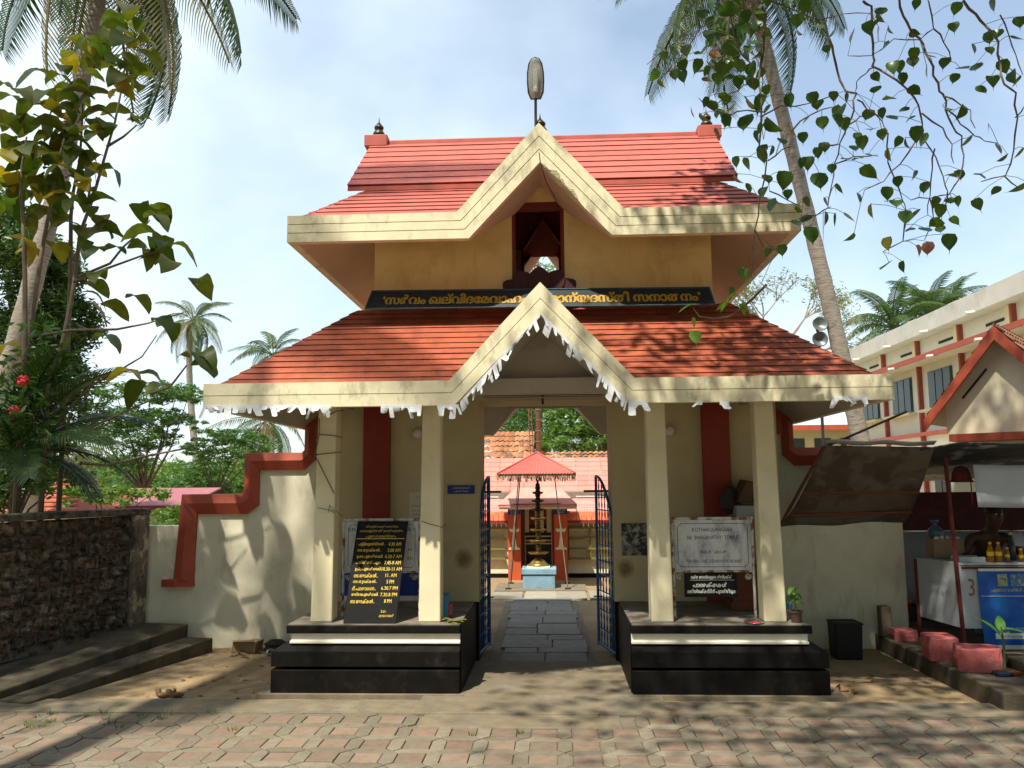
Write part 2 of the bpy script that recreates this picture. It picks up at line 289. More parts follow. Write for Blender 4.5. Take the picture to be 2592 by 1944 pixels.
# fascia: bands between a top and a bottom polyline, grooves recessed
def fascia(top, bot, d, ts, m, nm='fascia'):
    b = MB(); dv = V(d); tp = [V(p) for p in top]; bt = [V(p) for p in bot]; n = len(tp)
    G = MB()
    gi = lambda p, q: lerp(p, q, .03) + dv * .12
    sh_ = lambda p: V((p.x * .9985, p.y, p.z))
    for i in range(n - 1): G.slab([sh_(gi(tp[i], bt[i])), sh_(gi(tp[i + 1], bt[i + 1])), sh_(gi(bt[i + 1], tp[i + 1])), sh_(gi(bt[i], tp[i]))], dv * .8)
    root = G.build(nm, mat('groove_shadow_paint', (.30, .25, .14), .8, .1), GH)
    for a, c in zip(ts, ts[1:]):
        b = MB()
        a2 = a + (.014 if a > 0 else 0); c2 = c - (.014 if c < 1 else 0)
        A = [lerp(bt[i], tp[i], a2) for i in range(n)]; B = [lerp(bt[i], tp[i], c2) for i in range(n)]
        for i in range(n - 1): b.slab([A[i], B[i], B[i + 1], A[i + 1]], dv * .999)
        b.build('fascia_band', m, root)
    return root
def roof_level(EX, EY, z0, z1, vt, vb, at_, ab, ts, bk=0.):
    tp = [(-EX, EY, z1), (-vt, EY, z1), (0, EY, at_), (vt, EY, z1), (EX, EY, z1)]
    bt = [(-EX, EY, z0), (-vb, EY, z0), (0, EY, ab), (vb, EY, z0), (EX, EY, z0)]
    fascia(tp, bt, (0, .08, 0), ts, FASC)
    Y2 = 2 * YM - EY
    fascia([(x, Y2, z + (bk if x == 0 else 0)) for x, y, z in tp], [(x, Y2, z + (bk if x == 0 else 0)) for x, y, z in bt], (0, -.08, 0), ts, FASC)
    for s in (-1, 1): fascia([(s * EX, EY + .081, z1), (s * EX, Y2 - .081, z1)], [(s * EX, EY + .081, z0), (s * EX, Y2 - .081, z0)], (-s * .08, 0, 0), ts, FASC)
roof_level(2.883, -.45, 2.46, 2.67, .775, .73, 3.50, 3.22, (0, .5, 1))
roof_level(2.319, -.07, 4.013, 4.262, .755, .645, 5.088, 4.705, (0, .34, .67, 1), .22)
# soffits
def soff(EX, EY, z0, yw, xw, slope, ab, vb, m, yg, bk=0.):
    t = .08; zi = z0 + .002
    zw = z0 + (yw - EY - t) * slope; dzx = (zw - z0) 
    def f(M):
        back = M((0, 0, 0))[1] > 1; ab_ = ab + (bk if back else 0); xg = (ab_ - zw) / ((ab_ - z0) / vb)
        for s in (-1, 1):
            MB().slab([M((s * (EX - t), EY + t, zi)), M((s * vb, EY + t, zi)), M((s * xg, yw, zw)), M((s * xw, yw, zw))], (0, 0, .05)).build('soffit', m, GH)
            MB().slab([M((s * vb, EY + t * .9, z0 + .004)), M((0, EY + t * .9, ab_ + .004)), M((0, yg, ab_ + .004)), M((s * xg, yw, zw + .004))] if yg >= yw else [], (0, 0, .03)).build('gable_soffit', m, GH)
    both(f)
    for s in (-1, 1): MB().slab([(s * (EX - t), EY + t, zi), (s * xw, yw, zw), (s * xw, 2 * YM - yw, zw), (s * (EX - t), 2 * YM - EY - t, zi)], (0, 0, .05)).build('soffit', m, GH)
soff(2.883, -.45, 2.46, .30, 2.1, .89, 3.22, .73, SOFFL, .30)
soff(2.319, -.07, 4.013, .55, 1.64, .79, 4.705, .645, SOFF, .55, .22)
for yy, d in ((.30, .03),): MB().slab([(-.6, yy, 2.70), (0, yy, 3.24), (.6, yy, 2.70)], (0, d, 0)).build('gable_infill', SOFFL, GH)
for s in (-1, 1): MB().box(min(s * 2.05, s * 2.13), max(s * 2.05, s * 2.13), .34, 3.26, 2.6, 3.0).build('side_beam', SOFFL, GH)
# upper storey: hollow room with a window at the front and at the back
WX0, WX1, WZ = -.285, .225, 4.545
FR = mat('window_frame_red', (.16, .025, .018), .6, .1, 8)
for y0, y1 in ((.55, .65), (2.95, 3.05)):
    yo = y0 if y0 < 1 else y1; di = .1 if y0 < 1 else -.1; WZ = 4.545 if y0 < 1 else 4.86; ga = 4.9 if y0 < 1 else 5.2
    for a, b in ((-1.64, WX0), (WX1, 1.64)):
        zt = [(a, yo, 3.2), (b, yo, 3.2), (b, yo, 4.5), (a, yo, 4.5)]
        MB().slab(zt, (0, di, 0)).build('upper_wall', YEL, GH)
    MB().slab([(-.6, yo, 4.50), (-.6, yo, 4.501), (0, yo, ga), (.6, yo, 4.501), (.6, yo, 4.50), (WX1, yo, 4.50), (WX1, yo, WZ), (WX0, yo, WZ), (WX0, yo, 4.50)], (0, di * .98, 0)).build('upper_gable_wall', YEL, GH)
    fr = MB().box(WX0, WX1, y0 - .004, y1 + .004, WZ - .06, WZ + .004); fr.box(WX0 - .001, WX0 + .035, y0 - .003, y1 + .003, 3.2, WZ - .058); fr.box(WX1 - .035, WX1 + .001, y0 - .003, y1 + .003, 3.2, WZ - .058); fr.build('window_frame', FR, GH, bevel=.004)
for s in (-1, 1): MB().box(min(s * 1.56, s * 1.64), max(s * 1.56, s * 1.64), .65, 2.95, 3.2, 4.55).build('upper_side_wall', YEL, GH)
mat('dark_slab', (.13, .10, .08), .9, .1)
MB().box(-1.56, 1.56, .65, 2.95, 3.16, 3.2).build('upper_floor', MAT['dark_slab'], GH)
# gable roof tops
def gtop(EY, at_, vt, z1, slope, ztile, y0, m):
    yr = y0 + (at_ - ztile) / slope
    def f(M):
        for s in (-1, 1):
            MB().slab([M((s * vt, EY + .075, z1)), M((0, EY + .075, at_ - .006)), M((0, yr, at_ - .006)), M((s * vt, y0, ztile - .01))], (0, 0, -.05)).build('gable_roof', m, GH)
    both(f)
gtop(-.45, 3.50, .775, 2.67, .89, 2.67, -.38, TILEL); gtop(-.07, 5.088, .755, 4.262, .79, 4.27, 0., TILEU)
# tile courses
def courses(lowL, lowR, upL, upR, n, m, th=.02, parent=None):
    nrm = (V(lowR) - V(lowL)).cross(V(upL) - V(lowL)).normalized()
    if nrm.z < 0: nrm = -nrm
    for i in range(n):
        a = i / n; b = (i + 1) / n + .12 / n
        if b > 1: b = 1
        A, B = lerp(lowL, upL, a), lerp(lowR, upR, a); C, D = lerp(lowR, upR, b), lerp(lowL, upL, b)
        w = rnd.uniform(.9, 1.12)
        k = MB(); up = (V(upL) - V(lowL)).normalized() * .028; k.add([A + up - nrm * .012, B + up - nrm * .012, C - nrm * .012, D - nrm * .012, A + nrm * th * w, B + nrm * th * w, C + nrm * .003, D + nrm * .003],
                        [(0, 3, 2, 1), (4, 5, 6, 7), (0, 1, 5, 4), (1, 2, 6, 5), (2, 3, 7, 6), (3, 0, 4, 7)])
        k.build('tile_course', m, parent)
LR = MB().slab([(-2.7, -.3, 2.60), (2.7, -.3, 2.60), (2.7, 3.9, 2.60), (-2.7, 3.9, 2.60)], (0, 0, .001))
lower = thing('x', None, None); lower.name = 'lower_roof'; lower.parent = GH
upper = thing('x', None, None); upper.name = 'upper_roof'; upper.parent = GH
for o in (lower, upper): 
    for q in list(o.keys()): del o[q]
zl, zu = 2.655, 3.50
for s in (-1, 1):
    def f(M): courses(M((s * 2.77, -.365, zl)), M((s * .785, -.365, zl)), M((s * 1.80, .56, zu)), M((s * .02, .56, zu)), 14, TILEL, .015, lower)
    both(f)
    courses((s * 2.80, -.365, zl), (s * 2.80, 3.965, zl), (s * 1.80, .56, zu), (s * 1.80, 3.04, zu), 14, TILEL, .015, lower)
    def f(M): courses(M((s * 2.17, .0, 4.268)), M((s * .74, .0, 4.268)), M((s * 1.66, .66, 4.79)), M((s * .27, .66, 4.79)), 8, TILEU, .014, upper)
    both(f)
    courses((s * 2.235, .0, 4.262), (s * 2.235, 3.6, 4.262), (s * 1.66, .66, 4.79), (s * 1.66, 2.94, 4.79), 8, TILEU, .014, upper)
    def f(M):
        courses(M((s * 1.92, .52, 4.755)), M((0, .52, 4.755)), M((s * 1.97, 1.8, 5.735)), M((0, 1.8, 5.735)), 8, TILEU, .014, upper)
        MB().slab([M((s * 1.915, .52, 4.70)), M((0, .52, 4.70)), M((0, 1.8, 5.68)), M((s * 1.965, 1.8, 5.68))], (0, 0, .045)).build('gablet_slab', TILEU, upper)
    both(f)
    MB().slab([(s * 1.60, .62, 4.75), (s * 1.60, 1.8, 5.66), (s * 1.60, 2.98, 4.75)], (s * .04, 0, 0)).build('gablet_wall', TILEU, upper)
    MB().box(min(s * 1.765, s * 2.03), max(s * 1.765, s * 2.03), 1.68, 1.92, 5.66, 5.80).build('ridge_block', TILEU, upper, bevel=.01)
MB().box(-1.765, 1.765, 1.74, 1.86, 5.69, 5.752).build('ridge_cap', TILEU, upper, bevel=.012)
MB().box(-1.78, 1.78, .55, 3.05, 3.42, 3.50).build('roof_top_slab', TILEL, lower)
BRASS = mat('old_brass', (.075, .058, .032), .42, .3, 20, .05, 60, metal=.75, col2=(.06, .05, .03), c2=(.5, .7), s2=9)
pot = [(.045, 0), (.05, .01), (.066, .03), (.07, .05), (.05, .085), (.036, .095), (.052, .11), (.056, .13), (.045, .15), (.02, .165), (.028, .172), (.012, .185), (.006, .22), (.001, .26)]
for s in (-1, 1): MB().lathe(pot, (s * 1.885, 1.8, 5.80)).build('finial', BRASS, upper, smooth=True)
MB().lathe([(r * .95, z * .8) for r, z in pot], (.01, .16, 5.075)).build('finial', BRASS, upper, smooth=True)
# stains on the jambs
def stain_mat():
    m = mat('rust_stain', (.22, .13, .05), .9, .3, 20); t = m.node_tree; N = t.nodes; K = t.links.new; tc = N.new('ShaderNodeTexCoord'); ln = N.new('ShaderNodeVectorMath'); ln.operation = 'LENGTH'; K(tc.outputs['Object'], ln.inputs[0])
    nz = N.new('ShaderNodeTexNoise'); nz.inputs['Scale'].default_value = 22; nz.inputs['Detail'].default_value = 6; K(tc.outputs['Object'], nz.inputs['Vector'])
    r = N.new('ShaderNodeMapRange'); r.inputs['From Min'].default_value = .11; r.inputs['From Max'].default_value = 0; r.inputs['To Max'].default_value = 1.; K(ln.outputs['Value'], r.inputs['Value'])
    q = N.new('ShaderNodeMath'); q.operation = 'MULTIPLY'; K(r.outputs[0], q.inputs[0]); K(nz.outputs['Fac'], q.inputs[1]); q2 = N.new('ShaderNodeMath'); q2.operation = 'MULTIPLY'; q2.use_clamp = True; K(q.outputs[0], q2.inputs[0]); q2.inputs[1].default_value = .85; K(q2.outputs[0], N['Principled BSDF'].inputs['Alpha']); return m
STAIN = stain_mat(); smesh = MB().slab([(-.12, 0, -.12), (.12, 0, -.12), (.12, 0, .12), (-.12, 0, .12)], (0, .001, 0)).mesh('rust_stain', STAIN)
for x, z, s in ((-.86, 1.03, 1.), (.82, .92, .9)): link('rust_stain', smesh, GH, (x, 1.4465, z), None, (s, 1, s * 1.1))
# broken plaster along the right edge of the upper gable, and a loose cable
rb = random.Random(4); lowp = lerp((.02, 0, 4.69), (.02, 0, 4.69), 0)
edge = [V((.645 * u, -.0735, 4.705 - (4.705 - 4.013) * u)) for u in [i / 22 * .62 for i in range(23)]]
for nm, hh, m_, dy in (('plaster_scar', .075, mat('bare_cement', (.42, .35, .21), .95, .25, 30, .6, 60), 0), ('plaster_hollow', .028, mat('dark_cement', (.16, .12, .07), .95, .3, 30, .5, 60), -.003)):
    top_ = [e + V((.6, 0, .6)) * hh * rb.uniform(.35, 1.1) * math.sin(math.pi * min(1, .12 + i / 24)) for i, e in enumerate(edge)]
    b = MB()
    for i in range(22): b.slab([edge[i] + V((0, dy, 0)), edge[i + 1] + V((0, dy, 0)), top_[i + 1] + V((0, dy, 0)), top_[i] + V((0, dy, 0))], (0, .0025, 0))
    b.build(nm, m_, GH)
MB().tube([(0, -.075, 4.80), (.01, -.075, 4.70), (.06, .0, 4.55), (.13, .3, 4.52), (.17, .54, 4.50)], .004, 5).build('cable', mat('black_cable', (.02, .02, .02), .5, .1), GH)
# ---------------------------------------------------------------- signs, lamp, bunting and things on the plinths
GOLD = mat('gold_lettering', (.42, .25, .02), .55, .15, 20); WHT = mat('white_lettering', (.62, .62, .58), .6, .2, 30); INK = mat('dark_lettering', (.05, .06, .07), .6, .2, 30)
BOARD = mat('sign_board_dark', (.022, .030, .036), .35, .2, 12, .03, 50, col2=(.06, .065, .065), c2=(.58, .75), s2=14); BOARDK = mat('black_board', (.009, .0085, .008), .45, .2, 12, spec=.12, col2=(.03, .03, .027), c2=(.6, .75), s2=20)
PIPE = mat('rusty_white_pipe', (.60, .58, .52), .6, .15, 20, .1, 80, col2=(.22, .085, .025), c2=(.48, .58), s2=11)
MARB = mat('marble', (.60, .61, .60), .35, .06, 5, streak=((.16, .18, .22), .48, .64, (7, 2, 2.6), .75))
BLUES = mat('blue_enamel', (.012, .03, .22), .4, .1, 8); METAL = mat('dark_metal', (.05, .045, .04), .5, .2, 14, metal=.5)
nb = thing('name_board', 'long tilted black board with ochre Malayalam verse above the lower gable', 'sign')
tl, bl = V((-1.62, .37, 3.645)), V((-1.66, .24, 3.445)); tr, br = V((1.575, .37, 3.615)), V((1.60, .24, 3.425))
MB().slab([bl, br, tr, tl], (0, .035, .012)).build('board', BOARD, nb, bevel=.006)
ux = (br - bl).normalized(); uz = (tl - bl); uz = (uz - ux * uz.dot(ux)).normalized()
fb = MB()
for a, b in ((bl, br), (tl, tr), (bl, tl), (br, tr)): fb.tube([a - V((0, .004, 0)), b - V((0, .004, 0))], .009, 4)
fb.build('board_frame', mat('teal_edge', (.05, .09, .11), .4, .3, 20), nb)
mid = (tl + br + bl + tr) / 4
text(nb, "\u2018\u0d38\u0d7c\u0d35\u0d02 \u0d16\u0d32\u0d4d\u0d35\u0d3f\u0d26\u0d47\u0d2e\u0d35\u0d3e\u0d39\u0d02", lerp(bl, br, .255) * .5 + lerp(tl, tr, .255) * .5 , ux, uz, GOLD, w=1.36, h=.135, bold=0., off=.006, fat=.0065)
text(nb, "\u0d28\u0d3e\u0d28\u0d4d\u0d2f\u0d26\u0d38\u0d4d\u0d24\u0d3f \u0d38\u0d28\u0d3e\u0d24\u0d28\u0d02\u2019", lerp(bl, br, .745) * .5 + lerp(tl, tr, .745) * .5, ux, uz, GOLD, w=1.42, h=.135, bold=0., off=.006, fat=.0065)
# lotus ornament in the upper window
lo = thing('lotus_ornament', 'dark red cut-out lotus ornament in the upper window', 'ornament', loc=(0, 0, 0))
LM = mat('lotus_paint', (.05, .012, .010), .6, .15, 8)
for i, (x, z, a, w, h) in enumerate([(-.19, 3.60, .95, .09, .22), (.15, 3.60, -.95, .09, .22), (-.11, 3.62, .5, .10, .24), (.07, 3.62, -.5, .10, .24), (-.02, 3.62, 0, .11, .25)]):
    pts = [(x + math.cos(a) * px * w - math.sin(a) * py * h, .44 - .006 * i, z + math.sin(a) * px * w + math.cos(a) * py * h) for px, py in [(-.35, -.1), (-.9, .25), (-1, .5), (-.8, .75), (-.35, .93), (0, 1), (.35, .93), (.8, .75), (1, .5), (.9, .25), (.35, -.1)]]
    MB().slab(pts, (0, .02, 0)).build('petal', LM, lo, bevel=.004)
MB().box(-.2, .16, .43, .47, 3.48, 3.62).build('stem_block', LM, lo, bevel=.01)
# lamp on the gable
la = thing('gable_lamp', 'capsule-shaped glass street lamp on a dark pole above the gable apex', 'lamp')
GLASS = mat('smoky_glass', (.42, .41, .39), .15, .1, 5, alpha=.42, spec=.6); 
MB().tube([(-.03, .10, 5.05), (-.03, .10, 5.25), (-.028, .08, 5.40)], .013, 8).build('pole', METAL, la)
prof = [(-.045, 0), (-.07, .06), (-.076, .16), (-.074, .24), (-.06, .32), (-.035, .365), (0, .378), (.035, .365), (.06, .32), (.074, .24), (.076, .16), (.07, .06), (.045, 0)]
tilt = -.22; cz, sz = math.cos(tilt), math.sin(tilt); T = lambda x, y, z: (-.026 + x, .07 + y * cz + z * sz, 5.385 - y * sz + z * cz)
MB().slab([T(x, .012, z) for x, z in prof], V(T(0, .03, 0)) - V(T(0, 0, 0))).build('housing', mat('lamp_reflector', (.36, .35, .33), .35, .1, 9), la, bevel=.012)
MB().tube([T(x, .005, z) for x, z in prof + prof[:1]], .0065, 6).build('rim', METAL, la)
MB().grid(lambda u, v: T((lambda w, q: (w * math.cos(q)))(.072 * min(1, math.sin(math.pi * (.06 + .9 * u)) ** .42), math.pi * v), -.05 * math.sin(math.pi * v) * math.sin(math.pi * (.04 + .92 * u)) ** .5, .37 * u), 14, 10).build('glass_bowl', GLASS, la, smooth=True)
MB().lathe([(.022, 0), (.024, .03), (.02, .06)], T(0, -.012, .06), 10).build('bulb_socket', mat('ivory', (.7, .68, .6), .4, .05), la)
bt = MB()
for dx in (-.014, 0, .014): bt.tube([T(dx, -.014, .12), T(dx, -.016, .26), T(dx + .006, -.016, .27)], .006, 6)
bt.build('bulb_tubes', mat('bulb_glass', (.82, .82, .8), .25, .03), la)
# torn paper bunting under the lower fascia
PAPER = mat('torn_paper', (.72, .74, .76), .9, .06, 15, .05, 60)
def bunting(runs, label, seed, dense=1.):
    r = random.Random(seed); b = thing('torn_bunting', label, 'bunting', 'torn white paper buntings on the lower eaves')
    for a, c in runs:
        a, c = V(a), V(c); Ln = (c - a).length; t = 0.; dx = (c - a).normalized()
        MB().slab([a + V((0, -.004, .012)), c + V((0, -.004, .012)), c + V((0, -.004, -.018)), a + V((0, -.004, -.018))], (0, -.002, 0)).build('string_strip', PAPER, b)
        while t < Ln - .01:
            w = r.uniform(.025, .075); h = r.choice([r.uniform(.03, .06), r.uniform(.06, .115)]); p = a + dx * t; q = a + dx * min(Ln, t + w); sk = r.uniform(-.05, .05)
            y = -.008
            def fn(u, v, p=p, q=q, h=h, sk=sk, y=y, k1=r.uniform(.55, 1.15), cur=r.uniform(-.03, .02), tw=r.uniform(-.02, .02)):
                e = lerp(p, q, .5 + (u - .5) * (1 - v * (1 - k1))); return (e.x + sk * v, e.y + y + cur * v * v + tw * (u - .5) * v, e.z - h * v + .004 * math.sin(9 * u))
            MB().grid(fn, 2, 3).build('paper_flap', PAPER, b)
            t += w * r.uniform(.75, 1.25) / dense
    return b
Yf = -.452
f = lambda px, py: at(px, py, Yf)
A6 = lambda x, y: f(500 + x / 2.949, 700 + y / 2.949); A7 = lambda x, y: f(1150 + x / 2.949, 700 + y / 2.949); A8 = lambda x, y: f(1850 + x / 2.765, 650 + y / 2.765)
bunting([(A6(45, 968), A6(1000, 968))], 'long torn white bunting along the left end of the lower eaves', 1)
bunting([(A6(1370, 965), A6(1675, 965))], 'short torn white bunting left of the inner left pillar', 2)
bunting([(A6(1790, 968), A6(1950, 965)), (A6(1960, 945), A7(640, 285)), (A7(660, 290), A7(1290, 935)), (A7(1300, 940), A7(1440, 945))], 'torn white bunting following the inverted V of the lower gable', 3, 1.15)
bunting([(A7(1800, 942), A7(1850, 942))], 'single long twisted scrap of white paper right of the gable', 4)
bunting([(A7(1980, 942), A7(2050, 942))], 'small scrap of white paper before the red right pilaster', 5)
bunting([(A8(710, 985), A8(955, 985))], 'torn white bunting near the right end of the lower eaves', 6)
# standing sign frames
def sign_frame(x0, x1, y, ztop, zmid, label, lines, lean=0):
    t = thing('sign_frame', label, 'sign', 'marble name signs on pipe stands')
    MB().tube([(x0, y, .592), (x0, y, ztop)], .013, 8).build('leg', PIPE, t); MB().tube([(x1, y, .592), (x1, y, ztop)], .013, 8).build('leg', PIPE, t)
    MB().tube([(x0 - .012, y, ztop), (x1 + .012, y, ztop)], .014, 8).build('top_rail', PIPE, t); MB().tube([(x0, y, zmid), (x1, y, zmid)], .010, 8).build('lower_rail', PIPE, t)
    p = MB().box(x0 + .014, x1 - .014, y - .006, y + .012, zmid + .01, ztop - .014).build('panel', MARB, t)
    bd = MB(); a, b, c, d = x0 + .045, x1 - .045, zmid + .04, ztop - .045; k = .03
    bd.tube([(a + k, y - .008, c), (b - k, y - .008, c), (b, y - .008, c + k), (b, y - .008, d - k), (b - k, y - .008, d), (a + k, y - .008, d), (a, y - .008, d - k), (a, y - .008, c + k), (a + k, y - .008, c)], .0022, 4); bd.build('border_line', INK, p)
    for body, zc, w, h, *dx in lines: text(p, body, ((x0 + x1) / 2 + (dx[0] if dx else 0), y - .0065, zc), FX, FZ, INK, w=w, h=h, bold=0., off=.0012)
    for s, x in ((1, x0), (-1, x1)):
        sc = [(x + s * (.018 + .035 + .03 * (1 - q / 22) * math.cos(q * .55 + 2.6)), y, zmid - .045 + .03 * (1 - q / 26) * math.sin(q * .55 + 2.6)) for q in range(20)]
        MB().tube(sc, .0045, 5).build('scroll', PIPE, t)
    return t
sign_frame(1.16, 1.875, .36, 1.475, 1.005, 'marble sign on a rusty pipe stand between the right pillars', [('KOTHAKULANGARA', 1.375, .36, .034), ('SRI  BHAGAVATHY  TEMPLE', 1.305, .46, .034), ('PARUR  GROUP', 1.175, .23, .028), ('TRAVANCORE  DEVASWOM  BOARD', 1.095, .50, .028)])
sign_frame(-1.885, -1.165, .47, 1.475, .995, 'marble sign on a rusty pipe stand half hidden by the black timings board', [('SRI', 1.385, .09, .034, -.27), ('LAY', 1.385, .10, .034, .27), ('AR', 1.20, .05, .026, .27), ('RD', 1.12, .05, .026, .27)])
# black notice hung below the right sign
bn = thing('footwear_notice', 'small black board with white Malayalam lettering under the right marble sign', 'sign')
MB().box(1.25, 1.715, .335, .35, .78, .99).build('board', BOARDK, bn, bevel=.004)
text(bn, "\u0d2d\u0d15\u0d4d\u0d24 \u0d1c\u0d28\u0d19\u0d4d\u0d19\u0d33\u0d41\u0d46\u0d1f \u0d36\u0d4d\u0d30\u0d26\u0d4d\u0d27\u0d15\u0d4d\u0d15\u0d4d", (1.49, .334, .955), FX, FZ, WHT, w=.36, h=.036, fat=.0012)
MB().box(1.30, 1.69, .332, .334, .929, .932).build('rule_line', WHT, bn)
text(bn, "\u0d2a\u0d3e\u0d26\u0d30\u0d15\u0d4d\u0d37\u0d15\u0d7e", (1.475, .334, .89), FX, FZ, WHT, w=.30, h=.042, bold=0., fat=.0022)
text(bn, "\u0d2e\u0d24\u0d3f\u0d7d\u0d46\u0d15\u0d4d\u0d15\u0d1f\u0d4d\u0d1f\u0d3f\u0d28\u0d4d \u0d2a\u0d41\u0d31\u0d24\u0d4d\u0d24\u0d3f\u0d1f\u0d41\u0d15", (1.49, .334, .83), FX, FZ, WHT, w=.43, h=.045, bold=0., fat=.0022)
# timings board leaning on the left sign
tb = thing('timings_board', 'black board with yellow hand-painted timings leaning in front of the left sign', 'sign')
B0, B1, T0, T1 = V((-1.775, .06, .593)), V((-1.305, .06, .593)), V((-1.735, .38, 1.455)), V((-1.262, .38, 1.455))
MB().slab([B0, B1, T1, T0], (0, .022, .01)).build('board', BOARDK, tb, bevel=.004)
ux = (B1 - B0).normalized(); uy = (T0 - B0); sk = uy.copy(); uy = (uy - ux * uy.dot(ux)).normalized()
def tl_(u, v): return lerp(lerp(B0, B1, u), lerp(T0, T1, u), v)
GOLD2 = mat('yellow_hand_lettering', (.66, .47, .05), .55, .2, 30)
rows = [("\u0d24\u0d3f\u0d30\u0d41\u0d35\u0d3f\u0d24\u0d3e\u0d02\u0d15\u0d42\u0d7c \u0d46\u0d26\u0d35\u0d38\u0d4d\u0d35\u0d02", .955, .5, .30, .026), ("\u0d15\u0d4b\u0d24\u0d15\u0d41\u0d33\u0d19\u0d4d\u0d19\u0d30 \u0d36\u0d4d\u0d30\u0d40 \u0d2d\u0d17\u0d35\u0d24\u0d3f \u0d46\u0d15\u0d4d\u0d37\u0d24\u0d4d\u0d30\u0d02", .91, .5, .40, .03), ("\u0d2a\u0d42\u0d1c\u0d3e \u0d38\u0d2e\u0d2f\u0d35\u0d3f\u0d35\u0d30\u0d02", .855, .5, .28, .034)]
for b, v, u, w, h in rows: text(tb, b, tl_(u, v), ux, uy, GOLD2, w=w, h=h, bold=0., off=.0025)
MB().slab([tl_(.03, .83) , tl_(.97, .83), tl_(.97, .836), tl_(.03, .836)], (0, -.003, -.001)).build('rule_line', GOLD2, tb)
tims = [("\u0d2a\u0d33\u0d4d\u0d33\u0d3f\u0d2f\u0d41\u0d23\u0d7c\u0d24\u0d4d\u0d24\u0d7d..", "4.30 AM"), ("\u0d28\u0d1f \u0d24\u0d41\u0d31\u0d15\u0d4d\u0d15\u0d7d..", "5.00 AM"), ("\u0d09\u0d37\u0d03 \u0d2a\u0d42\u0d1c.\u0d36\u0d40\u0d46\u0d35\u0d32\u0d3f.", "6.30-7 AM"), ("\u0d2a\u0d28\u0d4d\u0d24\u0d40\u0d30\u0d1f\u0d3f \u0d2a\u0d42\u0d1c..", "7.45-8 AM"), ("\u0d09\u0d1a\u0d4d\u0d1a\u0d2a\u0d42\u0d1c.\u0d36\u0d40\u0d46\u0d35\u0d32\u0d3f.", "10.30-11 AM"), ("\u0d28\u0d1f \u0d05\u0d1f\u0d15\u0d4d\u0d15\u0d7d..", "11. AM"), ("\u0d28\u0d1f \u0d24\u0d41\u0d31\u0d15\u0d4d\u0d15\u0d7d..", "5 PM"), ("\u0d26\u0d40\u0d2a\u0d3e\u0d30\u0d3e\u0d27\u0d28..", "6.30.7 PM"), ("\u0d05\u0d24\u0d4d\u0d24\u0d3e\u0d34\u0d2a\u0d42\u0d1c.\u0d36\u0d40\u0d46\u0d35\u0d32\u0d3f.", "7.30.8 PM"), ("\u0d28\u0d1f \u0d05\u0d1f\u0d15\u0d4d\u0d15\u0d7d..", "8 PM")]
for i, (a, b) in enumerate(tims):
    v = .775 - i * .0625; wa = .24 if len(a) > 12 else .215
    text(tb, a, tl_(.34 if wa > .23 else .31, v), ux, uy, GOLD2, w=wa, h=.038, bold=0., off=.0025, fat=.0010); text(tb, b, tl_(.795, v), ux, uy, GOLD2, w=.0165 * len(b), h=.032, bold=0., off=.0025, fat=.0008)
text(tb, "Sd/-", tl_(.74, .115), ux, uy, GOLD2, h=.024, off=.0025); text(tb, "\u0d2e\u0d3e\u0d46\u0d28\u0d1c\u0d7c", tl_(.80, .075), ux, uy, GOLD2, w=.13, h=.026, off=.0025)
# blue banner low behind the left sign
bb = thing('blue_banner', 'blue and white printed banner low behind the left marble sign', 'banner')
MB().box(-1.99, -1.16, .80, .81, .72, .98).build('cloth', mat('banner_blue', (.02, .05, .32), .5, .1, 6), bb)
MB().box(-1.99, -1.16, .797, .812, .69, .735).build('white_hem', mat('banner_white', (.75, .75, .75), .6, .05), bb)
text(bb, "\u0d38\u0d4d\u0d35\u0d3e\u0d17\u0d24\u0d02", (-1.25, .799, .93), FX, FZ, WHT, w=.13, h=.035)
MB().tube([(-1.95, .815, .592), (-1.95, .815, .98)], .01, 6).build('stake', PIPE, bb); MB().tube([(-1.2, .815, .592), (-1.2, .815, .98)], .01, 6).build('stake', PIPE, bb)
# wall plaques, notices, poster, lamps
pq = thing('blue_plaque', 'small blue plaque with white Malayalam lettering beside the left gate', 'sign')
MB().box(-1.03, -.742, 1.43, 1.449, 1.70, 1.79).build('plate', BLUES, pq, bevel=.004)
text(pq, "\u0d2a\u0d3e\u0d26\u0d30\u0d15\u0d4d\u0d37\u0d15\u0d7e", (-.885, 1.43, 1.765), FX, FZ, WHT, w=.19, h=.024, bold=0.); text(pq, "\u0d2a\u0d41\u0d31\u0d24\u0d4d\u0d24\u0d3f\u0d1f\u0d41\u0d15", (-.885, 1.43, 1.728), FX, FZ, WHT, w=.16, h=.026, bold=0.)
po = thing('photo_poster', 'faded black and white photo poster on the wall right of the gate', 'poster')
MB().box(.785, 1.06, 1.442, 1.449, 1.055, 1.385).build('sheet', mat('poster_print', (.36, .35, .31), .7, .25, 22, col2=(.045, .045, .04), c2=(.44, .56), s2=15, streak=((.02, .02, .02), .42, .62, (5, 5, 5), .7)), po)
nt = thing('paper_notice', 'pale paper notice with faded lines on the wall between the left pillars', 'notice')
MB().box(-1.44, -1.12, 1.442, 1.449, 1.12, 1.72).build('sheet', mat('notice_paper', (.58, .54, .42), .8, .08, 6), nt)
